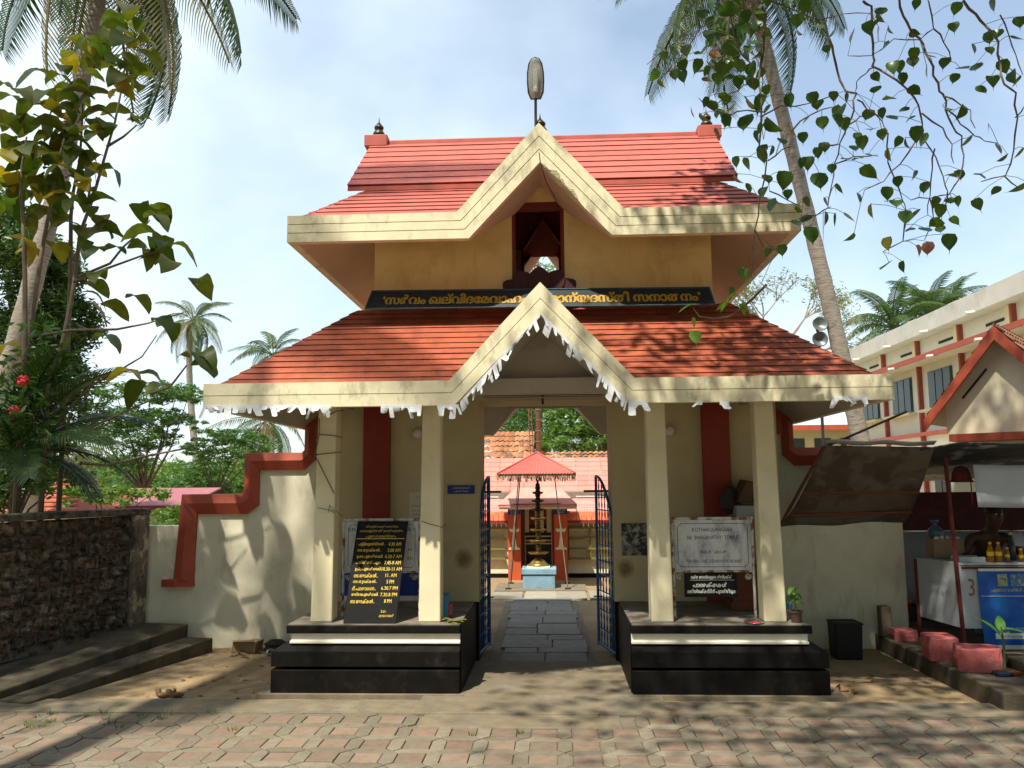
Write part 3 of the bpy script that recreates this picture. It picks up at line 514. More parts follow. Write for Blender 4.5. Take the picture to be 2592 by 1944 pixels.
for i, (z, w) in enumerate([(1.67, .16), (1.58, .24), (1.53, .25), (1.49, .23), (1.45, .25), (1.41, .2), (1.37, .24), (1.33, .22), (1.29, .25), (1.25, .18)]):
    text(nt, "\u0d05\u0d31\u0d3f\u0d2f\u0d3f\u0d2a\u0d4d\u0d2a\u0d4d" if i == 0 else "\u0d15\u0d4d\u0d37\u0d24\u0d4d\u0d30\u0d02 \u0d2d\u0d15\u0d4d\u0d24\u0d1c\u0d28\u0d19\u0d4d\u0d19\u0d7e \u0d38\u0d2e\u0d2f\u0d02", (-1.29, 1.442, z), FX, FZ, mat('faded_red_print', (.30, .12, .09), .8, .1), w=w, h=.022, off=.001)
for x, lab in ((-1.34, 'round glass lamp on the wall behind the inner left pillar'), (1.30, 'round glass lamp on the wall behind the inner right pillar')):
    wl = thing('wall_lamp', lab, 'lamp', 'round wall lamps in the porch')
    MB().lathe([(.03, 0), (.045, .006), (.05, .02), (.03, .03)], (0, 0, 0), 14).build('holder', mat('ivory', (.7, .68, .6), .4, .05), wl).matrix_local = Matrix.Translation((x, 1.449, 2.335)) @ Matrix.Rotation(math.pi / 2, 4, 'X')
    MB().lathe([(.028, .03), (.05, .045), (.06, .07), (.05, .10), (.03, .115), (.002, .12)], (0, 0, 0), 14).build('globe', mat('frosted_glass', (.6, .58, .5), .3, .05), wl, smooth=True).matrix_local = Matrix.Translation((x, 1.449, 2.335)) @ Matrix.Rotation(math.pi / 2, 4, 'X')
# ceiling tube light and bracket
tu = thing('tube_light', 'thin fluorescent tube light hung over the gate opening', 'lamp')
MB().box(-.62, .60, 1.05, 1.09, 2.69, 2.715).build('batten', mat('lamp_housing', (.05, .05, .05), .35, .1, 9, metal=.4), tu, bevel=.004)
MB().tube([(-.60, 1.07, 2.672), (.58, 1.07, 2.672)], .013, 8).build('tube', mat('dusty_tube', (.35, .32, .26), .4, .1), tu)
MB().tube([(-.01, 1.07, 2.82), (-.01, 1.07, 2.60)], .012, 6).build('bracket', METAL, tu); MB().box(-.05, .03, 1.04, 1.10, 2.70, 2.74).build('clamp', METAL, tu)
tu2 = thing('fan_light_frame', 'pale thin light fitting hanging in front of the rear gable', 'lamp')
MB().box(-.47, .44, 2.5, 2.54, 2.72, 2.76).build('batten', mat('pale_fitting', (.5, .45, .34), .5, .08), tu2, bevel=.004); MB().tube([(-.45, 2.52, 2.705), (.42, 2.52, 2.705)], .013, 8).build('tube', MAT['dusty_tube'], tu2)
for x in (-.4, .38): MB().tube([(x, 2.52, 2.76), (x, 2.52, 2.82)], .005, 5).build('hanger', METAL, tu2)
# gate leaves
BG = mat('blue_gate_paint', (.014, .095, .30), .45, .15, 10, .04, 60, col2=(.01, .02, .05), c2=(.55, .8), s2=4.)
def gate(hx, hy, ix, iy, label):
    t = thing('gate_leaf', label, 'gate', 'blue iron gate leaves')
    H, I = V((hx, hy, 0)), V((ix, iy, 0)); dz = lambda p, z: V((p.x, p.y, z))
    def topz(u): return 1.30 + .58 * math.sin(u * math.pi / 2) ** .8
    q = MB().tube([dz(H, .03), dz(H, 1.30)], .018, 6); q.tube([dz(I, .03), dz(I, 1.88)], .016, 6); q.tube([dz(H, .05), dz(I, .05)], .016, 6); q.tube([dz(lerp(H, I, u / 12), topz(u / 12)) for u in range(13)], .016, 6); q.build('frame', BG, t)
    for z in (.22, .42, .62, .80, .95, 1.12, 1.30, 1.50, 1.66):
        u0 = 0
        while topz(u0) < z and u0 < 1: u0 += .02
        MB().slab([dz(lerp(H, I, u0), z), dz(I, z), dz(I, z + .014), dz(lerp(H, I, u0), z + .014)], (0.006, 0, 0)).build('cross_rail', BG, t)
    for i in range(1, 6):
        u = i / 6; p = lerp(H, I, u); zt = topz(u); pts = []; rr = []
        z = .06
        while z < zt: pts.append(dz(p, z)); rr.append(.009 if (int(z / .05) % 2) else .004); z += .05
        MB().tube(pts + [dz(p, zt)], rr + [.005], 4).build('twisted_bar', BG, t)
    MB().tube([dz(I, .55) + V((-.05, 0, 0)), dz(I, .55) + V((.05, 0, 0))], .008, 6).build('latch', METAL, t)
    m = dz(lerp(H, I, .86), .94); MB().slab([m, m + V((0, .06, .05)), m + V((0, .02, .09)), m + V((0, -.05, .06)), m + V((0, -.06, 0)), m + V((0, -.02, -.05))], (.012, 0, 0)).build('leaf_plate', BG, t)
    MB().slab([dz(I, 1.70) + V((-.14, 0, 0)), dz(I, 1.70) + V((.14, 0, 0)), dz(I, 1.725) + V((.14, 0, 0)), dz(I, 1.725) + V((-.14, 0, 0))], (0, .02, 0)).build('rusty_plate', METAL, t)
gate(-.715, 1.47, -.645, 2.09, 'blue iron gate leaf swung open against the left jamb'); gate(.715, 1.50, .565, 2.15, 'blue iron gate leaf swung open on the right of the path')
# small things on the plinths
pl = thing('steel_plate', 'round steel plate with red powder at the foot of the right sign', 'plate', loc=(1.80, .10, .592)); MB().lathe([(.05, 0), (.075, .004), (.085, .012), (.08, .013), (.05, .006)], k=24).build('dish', mat('steel', (.55, .55, .55), .25, .05, metal=.9), pl, smooth=True); MB().lathe([(.045, .006), (.03, .014), (.001, .018)], k=14).build('red_powder', mat('kumkum', (.45, .02, .02), .9, .2, 30), pl)
wb = thing('water_bottle', 'clear plastic water bottle beside the outer right pillar', 'bottle', loc=(2.165, .36, .592)); MB().lathe([(.03, 0), (.034, .01), (.034, .06), (.031, .065), (.034, .07), (.034, .14), (.03, .17), (.013, .20), (.013, .22)], k=16).build('body', mat('clear_plastic', (.7, .78, .8), .1, .03, trans=.85), wb, smooth=True); MB().lathe([(.036, .085), (.036, .135)], k=16).build('wrapper', mat('blue_wrapper', (.05, .25, .45), .4, .1), wb); MB().lathe([(.016, .218), (.016, .238)], k=12).build('cap', mat('bottle_cap', (.7, .75, .8), .4, .02), wb)
pp = thing('potted_plant', 'seedling in a small brown pot on the right plinth corner', 'plant', loc=(2.17, .14, .592))
MB().lathe([(.038, 0), (.052, .085), (.058, .085), (.058, .10), (.048, .10), (.045, .08)], k=16).build('pot', mat('dark_clay', (.10, .06, .04), .85, .15), pp, smooth=False); MB().tube([(0, 0, .08), (-.005, .005, .2), (.01, 0, .3)], [.005, .004, .002], 5).build('stem', mat('green_stem', (.12, .18, .05), .7, .1), pp)
LG = leafmat('seedling_leaf', (.10, .26, .035), (.18, .34, .06))
def leaf_shape(L_, Wd, fold=.15, droop=.2, heart=False, tip=0.):
    b = MB(); us = [0, .12, .3, .5, .7, .86, 1]; ws = [.05, .75, 1, .92, .62, .28, .0] if heart else [.05, .5, .9, 1, .8, .45, .02]
    for u, w in zip(us, ws):
        z = -droop * u * u * L_
        b.v += [(u * L_ - (.08 * L_ if heart and u == .12 else 0), -w * Wd, z + fold * w * Wd), (u * L_, 0, z), (u * L_ - (.08 * L_ if heart and u == .12 else 0), w * Wd, z + fold * w * Wd)]
    for i in range(len(us) - 1):
        a = i * 3; b.f += [(a, a + 3, a + 4, a + 1), (a + 1, a + 4, a + 5, a + 2)]
    if tip: n = len(b.v); b.add([(L_ * .98, -Wd * .05, -droop * L_), (L_ * .98, Wd * .05, -droop * L_), (L_ * (1 + tip), 0, -droop * L_ - .1 * L_)], [(0, 2, 1)])
    return b
sm = leaf_shape(.075, .024, .2, .5).mesh('leaf', LG, True)
for i in range(13): a = i * 2.4; link('leaf', sm, pp, (0, 0, .17 + .011 * i), (rnd.uniform(-.3, .3), rnd.uniform(-.5, .5), a), (rnd.uniform(.7, 1.2),) * 3)
bk = thing('blue_box', 'upright blue box beside the inner left pillar', 'box', loc=(-.915, .42, .592)); MB().box(-.035, .03, -.1, .1, 0, .21).build('carton', mat('blue_card', (.02, .20, .36), .6, .15), bk, bevel=.006); MB().box(.031, .055, -.05, .06, .02, .12).build('red_flap', mat('red_card', (.45, .06, .04), .6, .15), bk)
lf = thing('leaf_offering', 'scrap of green and yellow leaves on the left plinth edge', 'offering', loc=(-.82, .17, .594))
lm2 = leaf_shape(.1, .035, .1, .1).mesh('offering_leaf', leafmat('offering_leafm', (.12, .2, .03), (.4, .3, .04)), True)
for i in range(7): link('leaf', lm2, lf, (rnd.uniform(-.05, .05), rnd.uniform(-.03, .03), .004 + .003 * i), (rnd.uniform(-.2, .2), rnd.uniform(-.2, .1), rnd.uniform(0, 6.3)))
BROWN = mat('brown_wood', (.17, .055, .03), .6, .2, 10, .05, 50)
ch = thing('collection_chest', 'dark red-brown wooden chest behind the right marble sign', 'chest'); MB().box(1.77, 2.2, .80, 1.15, .60, .97).build('body', BROWN, ch, bevel=.008); MB().box(1.75, 2.22, .78, 1.17, .592, .68).build('base', BROWN, ch, bevel=.008); MB().box(1.75, 2.22, .78, 1.17, .97, 1.0).build('lid', BROWN, ch, bevel=.006)
cs = thing('carton_pile', 'pile of cardboard cartons and bags stacked behind the outer right pillar', 'cartons')
CARD = mat('cardboard', (.30, .21, .12), .85, .15, 8); 
MB().box(1.86, 2.3, 1.02, 1.42, 1.0, 1.46).build('carton', CARD, cs, bevel=.006); MB().box(1.88, 2.25, 1.0, 1.4, 1.462, 1.57).build('pale_carton', mat('pale_card', (.34, .38, .36), .8, .15, 8), cs, bevel=.006)
MB().slab([(1.9, 1.05, 1.60), (2.25, 1.0, 1.57), (2.3, 1.0, 1.74), (2.0, 1.05, 1.80)], (0, .3, .03)).build('open_carton', mat('dark_card', (.12, .075, .05), .85, .2), cs, bevel=.006); MB().slab([(2.06, .97, 1.585), (2.28, .97, 1.58), (2.28, .98, 1.66), (2.06, .97, 1.64)], (0, .05, 0)).build('red_bag', mat('red_bagm', (.5, .05, .03), .5, .2), cs)
MB().lathe([(.03, 0), (.10, .06), (.11, .14), (.07, .24), (.03, .29)], (1.86, 1.2, 1.48), 9, 1, .8).build('dark_bag', mat('dark_bag', (.045, .035, .03), .6, .2), cs)
# vine and string on the left pillars
st = thing('garland_wire', 'thin dry creeper wire drooping across the outer left pillar', 'wire')
w = MB()
for pts in ([(870, 1330), (900, 1380), (960, 1500), (1020, 1620)], [(880, 1330), (980, 1320), (1080, 1310)], [(985, 1030), (1040, 1005), (1090, 1000)], [(905, 1180), (1000, 1185), (1080, 1200)], [(910, 1060), (905, 1200), (875, 1330)]):
    w.tube([at(500 + x / 2.949, 700 + y / 2.949, .13) for x, y in pts], .005, 5)
w.build('creeper', mat('dry_twig', (.16, .11, .065), .9, .2), st)
w = MB().tube([at(650 + x / 2.765, 1200 + y / 2.765, .135) for x, y in [(425, 235), (470, 245), (560, 262), (605, 300)]], .003, 5); w.tube([at(650 + x / 2.765, 1200 + y / 2.765, .135) for x, y in [(500, 270), (510, 215), (520, 235), (545, 245), (515, 255), (550, 275)]], .003, 4); w.build('green_string', mat('green_string', (.05, .18, .10), .7, .1), st)
w = MB().tube([at(650 + x / 2.765, 1200 + y / 2.765, .135) for x, y in [(1150, 328), (1210, 350), (1300, 373), (1320, 352)]], .003, 5).build('dark_string', METAL, st)
# ---------------------------------------------------------------- compound walls with stepped red coping
def arc(cx, cz, r, a0, a1, n=5): return [(cx + r * math.cos(a0 + (a1 - a0) * i / n), cz + r * math.sin(a0 + (a1 - a0) * i / n)) for i in range(n + 1)]
for s, lab in ((-1, 'cream compound wall with stepped red coping left of the gatehouse'), (1, 'cream compound wall with red coping right of the gatehouse behind the stall')):
    if s > 0: WP = [(2.38, -.03), (3.95, -.03), (3.95, 2.1), (2.74, 2.1), (2.74, 2.75), (2.38, 2.75)]
    else: WP = [(2.38, -.03), (4.75, -.03), (4.75, 1.35), (4.15, 1.35), (4.15, 1.62), (3.4, 1.62), (3.4, 2.1), (2.74, 2.1), (2.74, 2.75), (2.38, 2.75)]
    cw = thing('compound_wall', lab, 'wall', 'cream compound walls beside the gatehouse')
    M = lambda x, z, y=2.2: (s * x, y, z)
    MB().slab([M(*q) for q in WP], (0, .16, 0)).build('wall', WALLC, cw)
    # coping: outer and inner outlines of the stepped band
    out = [(4.42, .66), (4.42, .74), (4.28, .75), (4.22, 1.71), (3.52, 1.71), (3.49, 1.74), (3.49, 2.18), (2.82, 2.18), (2.79, 2.21), (2.79, 2.75)]
    inn = [(4.05, .66), (4.05, .70), (4.055, .76), (4.04, 1.48), (3.46, 1.48), (3.32, 1.58), (3.32, 1.98), (2.80, 1.98), (2.665, 2.10), (2.665, 2.75)]
    if s > 0: out, inn = [(3.98, 2.18), (2.82, 2.18), (2.79, 2.21), (2.79, 2.75)], [(3.98, 1.98), (2.80, 1.98), (2.665, 2.10), (2.665, 2.75)]
    b = MB(); n = len(out)
    for i in range(n - 1):
        b.slab([M(*out[i], 2.15), M(*out[i + 1], 2.15), M(*lerp((*out[i + 1], 0), (*inn[i + 1], 0), .45)[:2], 2.12), M(*lerp((*out[i], 0), (*inn[i], 0), .45)[:2], 2.12)], (0, .27, 0))
        b.slab([M(*lerp((*out[i], 0), (*inn[i], 0), .45)[:2], 2.12), M(*lerp((*out[i + 1], 0), (*inn[i + 1], 0), .45)[:2], 2.12), M(*inn[i + 1], 2.165), M(*inn[i], 2.165)], (0, .2, 0))
    b.build('coping', COPE, cw)
    MB().box(min(s * 2.55, s * 2.668), max(s * 2.55, s * 2.668), 2.13, 2.4, 2.33, 2.74).build('coping_stub', COPE, cw)
# low wall going on behind the left block
# ---------------------------------------------------------------- laterite wall and ledges on the left
ld = V((-.205, -1, 0)).normalized(); lp = V((ld.y, -ld.x, 0)); lp = V((-ld.y, ld.x, 0)); O = V((-4.60, 2.15, 0))   # along the wall, and its right hand side
if lp.x < 0: lp = -lp
P3 = lambda a, b, z: O + ld * a + lp * b + V((0, 0, z))
lw = thing('laterite_wall', 'weathered dark laterite block wall running along the left edge', 'wall')
MB().slab([P3(.25, -.03, .2), P3(5.2, -.03, .2), P3(5.2, -.25, .2), P3(.25, -.25, .2)], (0, 0, 1.27)).build('mortar_core', MORT, lw)
rm = []
for v in range(6):
    r = random.Random(40 + v); b = MB(); nu, nv = 6, 4; Ls, Hs = .30, .126
    def fn(u, w_, r=r): return (u * Ls - Ls / 2, 0, 0)
    G = [[None] * (nv + 1) for _ in range(nu + 1)]
    for i in range(nu + 1):
        for j in range(nv + 1):
            e = i in (0, nu) or j in (0, nv)
            G[i][j] = len(b.v); b.v.append(((i / nu - .5) * Ls * r.uniform(.95, 1.02), r.uniform(.0, .03) + (-.012 if e else .012 * r.random()), (j / nv - .5) * Hs * r.uniform(.92, 1.03)))
    for i in range(nu):
        for j in range(nv): b.f.append((G[i][j], G[i + 1][j], G[i + 1][j + 1], G[i][j + 1]))
    ring = [G[i][0] for i in range(nu + 1)] + [G[nu][j] for j in range(1, nv + 1)] + [G[i][nv] for i in range(nu - 1, -1, -1)] + [G[0][j] for j in range(nv - 1, 0, -1)]
    o = len(b.v); b.v += [(b.v[q][0], -.05, b.v[q][2]) for q in ring]; m_ = len(ring)
    b.f += [(ring[i], o + i, o + (i + 1) % m_, ring[(i + 1) % m_]) for i in range(m_)]; rm.append(b.mesh('laterite_block', LAT))
ang = math.atan2(-ld.y, -ld.x)
for c in range(9):
    z = .29 + c * .134; a = .28 + (c % 2) * .15
    while a < 4.9:
        p = P3(a + .15, -.022, z + .055); o = link('laterite_block', rm[rnd.randrange(6)], lw, p, (rnd.uniform(-.03, .03), rnd.uniform(-.03, .03), ang + math.pi + rnd.uniform(-.03, .03)), (rnd.uniform(.93, 1.02), 1, rnd.uniform(.9, 1.03)))
        o.rotation_euler.z = math.atan2(ld.y, ld.x); a += rnd.choice([.29, .31, .31, .33])
MB().slab([P3(.0, .03, 1.49), P3(5.2, .03, 1.49), P3(5.2, -.27, 1.49), P3(.0, -.27, 1.49)], (0, 0, .065)).build('cap', mat('mossy_cap', (.14, .125, .10), .95, .3, 12, .4, 40, col2=(.04, .035, .03), c2=(.45, .62), s2=9), lw, bevel=.01)
MB().slab([P3(-.0, .02, .1), P3(.25, .02, .1), P3(.25, -.28, .1), P3(-.0, -.28, .1)], (0, 0, 1.39)).build('end_pillar', mat('plaster_worn', (.19, .155, .115), .95, .25, 9, .4, 40, col2=(.48, .41, .27), c2=(.54, .60), s2=5, streak=((.04, .035, .03), .5, .65, (6, 6, 3), .8)), lw, bevel=.015)
lg = thing('stepped_ledge', 'two dark concrete ledges stepping up to the laterite wall', 'ledge')
BX = [(0, 3, 2, 1), (4, 5, 6, 7), (0, 1, 5, 4), (1, 2, 6, 5), (2, 3, 7, 6), (3, 0, 4, 7)]   # the ledges run down into the ground towards the kerb
MB().add([P3(.1, -.1, -.03), P3(2.45, -.1, -.03), P3(2.45, .50, -.03), P3(-.0, .58, -.03), P3(.1, -.1, .28), P3(2.45, -.1, .16), P3(2.45, .50, .10), P3(-.0, .58, .27)], BX).build('upper_ledge', CONCD, lg, bevel=.012)
MB().add([P3(.1, .4, -.03), P3(2.42, .4, -.03), P3(2.42, .80, -.03), P3(-.0, .90, -.03), P3(.1, .4, .135), P3(2.42, .4, .035), P3(2.42, .80, .03), P3(-.0, .90, .13)], BX).build('lower_ledge', CONCD, lg, bevel=.012)
# litter by the left wall
lt = thing('cardboard_scrap', 'crushed cardboard box lying against the left compound wall', 'litter', loc=(-3.32, 1.93, -.02))
MB().slab([(-.16, -.05, 0), (.12, -.08, 0), (.14, .1, 0), (-.14, .12, 0)], (.02, 0, .13)).build('carton', CARD, lt, bevel=.01); MB().slab([(-.15, -.06, .13), (.1, -.08, .14), (.15, -.16, .16), (-.1, -.17, .15)], (0, .004, .006)).build('flap', CARD, lt)
pc = thing('paper_cup', 'white paper cup lying by the crushed carton', 'litter', loc=(-3.02, 1.80, .012)); MB().lathe([(.024, -.04), (.034, .045), (.031, .045), (.022, -.036)], k=12).build('cup', PAPER, pc, smooth=True).rotation_euler = (1.4, .3, .6)
jk = thing('dark_rag', 'dark crumpled rag heaped beside the crushed carton', 'litter', loc=(-3.02, 2.02, -.02)); MB().lathe([(.15, 0), (.12, .05), (.14, .08), (.07, .12), (.02, .10)], k=9, sy=.6).build('rag', mat('dark_rag_cloth', (.045, .032, .025), .95, .3, 20, .4, 40), jk)
lv = MB(); lr = random.Random(3)
for i in range(130):
    if i < 70: x, y = -3.15 + lr.gauss(0, .26), 1.92 + lr.gauss(0, .13)
    elif i < 100: x, y = lr.uniform(-3.6, -2.4), lr.uniform(-.1, 2.0)
    else: x, y = lr.uniform(2.5, 3.5), lr.uniform(.2, 2.0)
    if y > 2.1: continue
    a = lr.uniform(0, 6.3); s_ = lr.uniform(.015, .05); z = -.018 + lr.uniform(0, .03 if i < 70 else .004); ca, sa = math.cos(a) * s_, math.sin(a) * s_
    lv.add([(x - ca, y - sa, z), (x + sa * .5, y - ca * .5, z + lr.uniform(0, .015)), (x + ca, y + sa, z + lr.uniform(0, .02)), (x - sa * .5, y + ca * .5, z)], [(0, 1, 2, 3)])
tag(lv.build('fallen_leaves', leafmat('dry_leaf', (.16, .09, .04), (.30, .20, .09), trans=.1)), 'dry fallen leaves scattered over the forecourt dirt', 'leaves', kind='stuff')
hk = thing('coconut_husk', 'broken brown coconut husk on the dirt by the left kerb', 'husk', loc=(-3.28, -.02, -.02))
for i in range(5): MB().lathe([(.005, -.05), (.03, -.03), (.035, 0), (.025, .03), (.005, .05)], (0, 0, 0), 7, 1, .6).build('husk_piece', mat('husk', (.22, .13, .07), .9, .3, 30, .3, 50), hk).matrix_local = Matrix.Translation(((i - 2) * .045, lr.uniform(-.02, .03), .025 + .02 * (i == 0))) @ Matrix.Rotation(lr.uniform(0, 3), 4, 'Y') @ Matrix.Rotation(lr.uniform(0, 3), 4, 'Z')
# ---------------------------------------------------------------- shrine court seen through the gate
PK = mat('pink_roof', (.62, .25, .20), .7, .10, 7, .05, 40, col2=(.5, .18, .15), c2=(.5, .75)); OT = mat('old_clay_tile', (.42, .17, .075), .9, .2, 6, .2, 40, island=.35, col2=(.10, .07, .05), c2=(.52, .66), s2=3.); ORT = mat('orange_clay_tile', (.62, .13, .05), .8, .12, 7, .1, 40, island=.2)
SHR = mat('shrine_orange', (.52, .095, .03), .65, .1, 8); SHC = mat('shrine_cream', (.74, .68, .46), .8, .08, 7); OLIVE = mat('lattice_olive', (.20, .17, .04), .7, .2, 10); DKR = mat('dark_red_trim', (.22, .03, .025), .6, .1)
pd = thing('lamp_pedestal', 'pale blue concrete pedestal under the brass lamp', 'pedestal'); PBL = mat('pale_blue_paint', (.22, .36, .46), .8, .12, 7, .1, 40, col2=(.13, .17, .17), c2=(.52, .7), s2=6)
MB().box(-.475, .08, 7.22, 7.8, -.03, .235).build('block', PBL, pd, bevel=.01); MB().box(-.495, .105, 7.2, 7.82, .245, .345).build('top', PBL, pd, bevel=.012); MB().box(-.45, .06, 7.25, 7.78, .233, .247).build('joint', BLUES, pd); MB().box(-.95, .62, 6.95, 8.05, -.03, .012).build('base_slab', CONC, pd)
bl_ = thing('brass_lamp', 'tall tiered brass oil lamp on the blue pedestal', 'lamp', loc=(-.205, 7.5, .345))
BR1 = mat('polished_brass', (.38, .25, .07), .32, .15, 20, metal=.9); BR2 = mat('dark_bronze', (.035, .028, .02), .45, .2, 20, metal=.6)
MB().box(-.2, .2, -.2, .2, 0, .03).build('foot_slab', SHC, bl_); MB().lathe([(.20, .03), (.21, .045), (.15, .07), (.13, .1), (.07, .14), (.045, .16)], k=20).build('foot', BR1, bl_, smooth=True)
for zc, r, m in ((.245, .185, BR1), (.455, .165, BR1), (.645, .15, BR1), (.845, .14, BR1), (1.0, .115, BR2), (1.155, .115, BR2), (1.295, .10, BR2)):
    MB().lathe([(.035, -.03), (.05, -.025), (r * .8, -.02), (r, .012), (r * 1.02, .018), (r * .95, .018), (r * .7, -.002), (.04, .0)], (0, 0, zc), 20).build('oil_tray', m, bl_, smooth=True)
    MB().lathe([(.038, .0), (.052, .03), (.036, .06), (.046, .08), (.05, .1), (.036, .13), (.042, .16)], (0, 0, zc + (.0 if zc < 1.2 else -.01)), 14).build('column', BR2 if zc > .9 else mat('shaded_brass', (.12, .08, .03), .45, .2, 20, metal=.8), bl_, smooth=True)
MB().lathe([(.03, 0), (.045, .03), (.025, .06), (.018, .09), (.03, .11), (.032, .14), (.015, .165), (.001, .175)], (0, 0, 1.40), 12).build('finial', BR2, bl_, smooth=True)
cn = thing('lamp_canopy', 'red corrugated sheet canopy on four thin poles over the brass lamp', 'canopy')
ax, ay, zt, zb, h = -.215, 7.5, 2.35, 1.97, .665
for q in range(4):
    c0_, s0_ = [(1, 0), (0, 1), (-1, 0), (0, -1)][q]
    b = MB()
    def fn(u, v):                                     # u across the eave, v up to the apex
        w = (u - .5) * 2 * h * (1 - v); d = h * (1 - v); z = zb + (zt - zb) * v + .010 * math.sin((w) * 2 * math.pi / .052)
        x, y = (-s0_ * w + c0_ * d, c0_ * w + s0_ * d); return (ax + x, ay + y, z)
    b.grid(fn, 78, 3); b.build('corrugated_sheet', mat('red_sheet', (.56, .125, .10), .5, .08, 6), cn)
hip = MB()
for sx in (-1, 1):
    for sy in (-1, 1): hip.tube([(ax + sx * h, ay + sy * h, zb + .012), (ax, ay, zt + .012)], .014, 6)
hip.build('hip_cap', mat('red_sheet', (.56, .125, .10)), cn)
fr = MB(); fr_r = random.Random(9)
for q in range(4):
    for i in range(46):
        w = -h + 2 * h * i / 45; d = h * .97; x, y = [(w, -d), (w, d), (d, w), (-d, w)][q]; l = fr_r.uniform(.06, .15); k_ = .016
        dx, dy = ((k_, 0) if q < 2 else (0, k_)); j = fr_r.uniform(-.02, .02)
        fr.add([(ax + x - dx, ay + y - dy, zb), (ax + x + dx, ay + y + dy, zb), (ax + x + dx * .7 + j, ay + y + dy * .7, zb - l), (ax + x - dx * .6 + j, ay + y - dy * .6, zb - l * .95)], [(0, 1, 2, 3)])
fr.build('fringe', mat('faded_fringe', (.38, .25, .17), .9, .3, 20, island=.4), cn)
for (x0, y0), (x1, y1) in (((-.72, 7.15), (-.52, 7.2)), ((.30, 7.15), (.09, 7.2)), ((-.72, 7.95), (-.52, 7.8)), ((.30, 7.95), (.09, 7.8))):
    MB().tube([(x0, y0, 0), (x1, y1, 1.98)], .010, 6).build('pole', METAL if y0 > 7.5 else mat('worn_steel', (.28, .24, .20), .5, .3, 14, metal=.5), cn); MB().box(x0 - .05, x0 + .05, y0 - .05, y0 + .05, .012, .03).build('foot_plate', METAL, cn)
MB().tube([(-.63, 7.18, 1.45), (.2, 7.18, 1.45)], .008, 5).build('tie_bar', METAL, cn)
sh = thing('shrine_hall', 'low red and cream shrine hall with pink portico roof beyond the gate', 'shrine')
for a, b, nm in ((-.81, -.565, 0), (.075, .33, 1)):
    MB().box(a, b, 8.75, 9.0, -.03, 1.33).build('portico_pillar', SHR, sh); cx = (a + b) / 2
    pts = [(-.11, .55), (.11, .55), (.10, .585), (.055, .60), (.04, .64), (.022, .78), (.015, .88), (.06, .885), (.09, .90), (.095, .955), (.06, .94), (.02, .945), (.012, .99), (.006, 1.05), (-.006, 1.05), (-.012, .99), (-.02, .945), (-.06, .94), (-.095, .955), (-.09, .90), (-.06, .885), (-.015, .88), (-.022, .78), (-.04, .64), (-.055, .60), (-.10, .585)]
    MB().slab([(cx + x, 8.735, z) for x, z in pts], (0, .018, 0)).build('lamp_emblem', SHC, sh)
    pz = MB().box(a, b, 8.735, 8.75, 1.22, 1.32).build('blue_plate', BLUES, sh)
    text(pz, "\u0d36\u0d4d\u0d30\u0d40 \u0d2d\u0d17\u0d35\u0d24\u0d3f", (cx, 8.734, 1.288), FX, FZ, WHT, w=.17, h=.026); text(pz, "\u0d15\u0d4d\u0d37\u0d24\u0d4d\u0d30\u0d02", (cx, 8.734, 1.25), FX, FZ, WHT, w=.15, h=.024)
MB().box(-.565, .075, 9.2, 9.3, 1.0, 1.36).build('door_head', DKR, sh)
for x0, x1 in ((-.565, -.515), (.03, .075)): MB().box(x0, x1, 9.0, 9.3, -.03, 1.36).build('door_jamb', DKR, sh)
for x0, x1 in ((-.50, -.42), (-.30, -.13), (-.07, .01)): MB().box(x0, x1, 9.19, 9.22, .85, 1.33).build('cream_panel', SHC, sh)
MB().box(-.51, .03, 9.25, 9.27, .0, 1.0).build('dark_doorway', mat('dark_inside', (.05, .045, .045), .9, .2), sh)
for z in (.62, .68, .76): MB().box(-.51, .03, 9.21, 9.24, z, z + .025).build('door_rail', SHC, sh)
MB().box(-.5, -.485, 9.2, 9.23, .05, .75).build('door_post', SHC, sh); MB().box(.02, .03, 9.0, 9.02, .05, 1.3).build('door_post', mat('grey_steel', (.5, .5, .48), .4, .1), sh)
for s, a, b in ((-1, -3.0, -.81), (1, .33, 3.2)):
    MB().box(a, b, 9.2, 9.35, -.03, 1.1).build('hall_wall', SHC, sh); MB().box(a, b, 9.17, 9.2, -.03, .06).build('black_skirting', BLACK, sh)
    x = b - .05 if s < 0 else a + .04
    for k_ in range(7):
        x0, x1 = (x - .42, x) if s < 0 else (x, x + .42)
        if x0 < -2.95 or x1 > 3.15: break
        MB().box(x0 - .02, x0, 9.13, 9.2, .32, .93).build('lattice_post', OLIVE, sh)
        for z in (.33, .52, .71): MB().box(x0, x1 - .02, 9.10, 9.2, z, z + .035).build('lattice_shelf', OLIVE, sh); MB().box(x0 + .02, x1 - .05, 9.195, 9.201, z + .05, z + .17).build('lattice_opening', mat('lattice_shade', (.58, .53, .36), .85, .1), sh)
        x += -.42 if s < 0 else .42
    MB().box(a, b, 9.08, 9.2, .92, .96).build('lattice_head', OLIVE, sh)
    tl2 = MB(); xx = a
    while xx < b:
        for r_ in range(3):
            y0 = 8.92 + r_ * .115; z0 = 1.075 + r_ * .045
            tl2.slab([(xx, y0, z0), (xx + .085, y0, z0), (xx + .085, y0 + .14, z0 + .055), (xx, y0 + .14, z0 + .055)], (0, -.01, .022)); 
        xx += .095
    tag(tl2.build('eave_tiles', ORT, sh), kind='stuff')
    MB().box(a, b, 8.90, 8.915, 1.04, 1.08).build('eave_board', DKR, sh)
    MB().slab([(a, 9.2, 1.06), (b, 9.2, 1.06), (b, 9.2, 1.2), (a, 9.2, 1.2)], (0, .15, 0)).build('upper_band', SHC, sh)
pr = MB(); z0, z1 = 1.365, 1.72
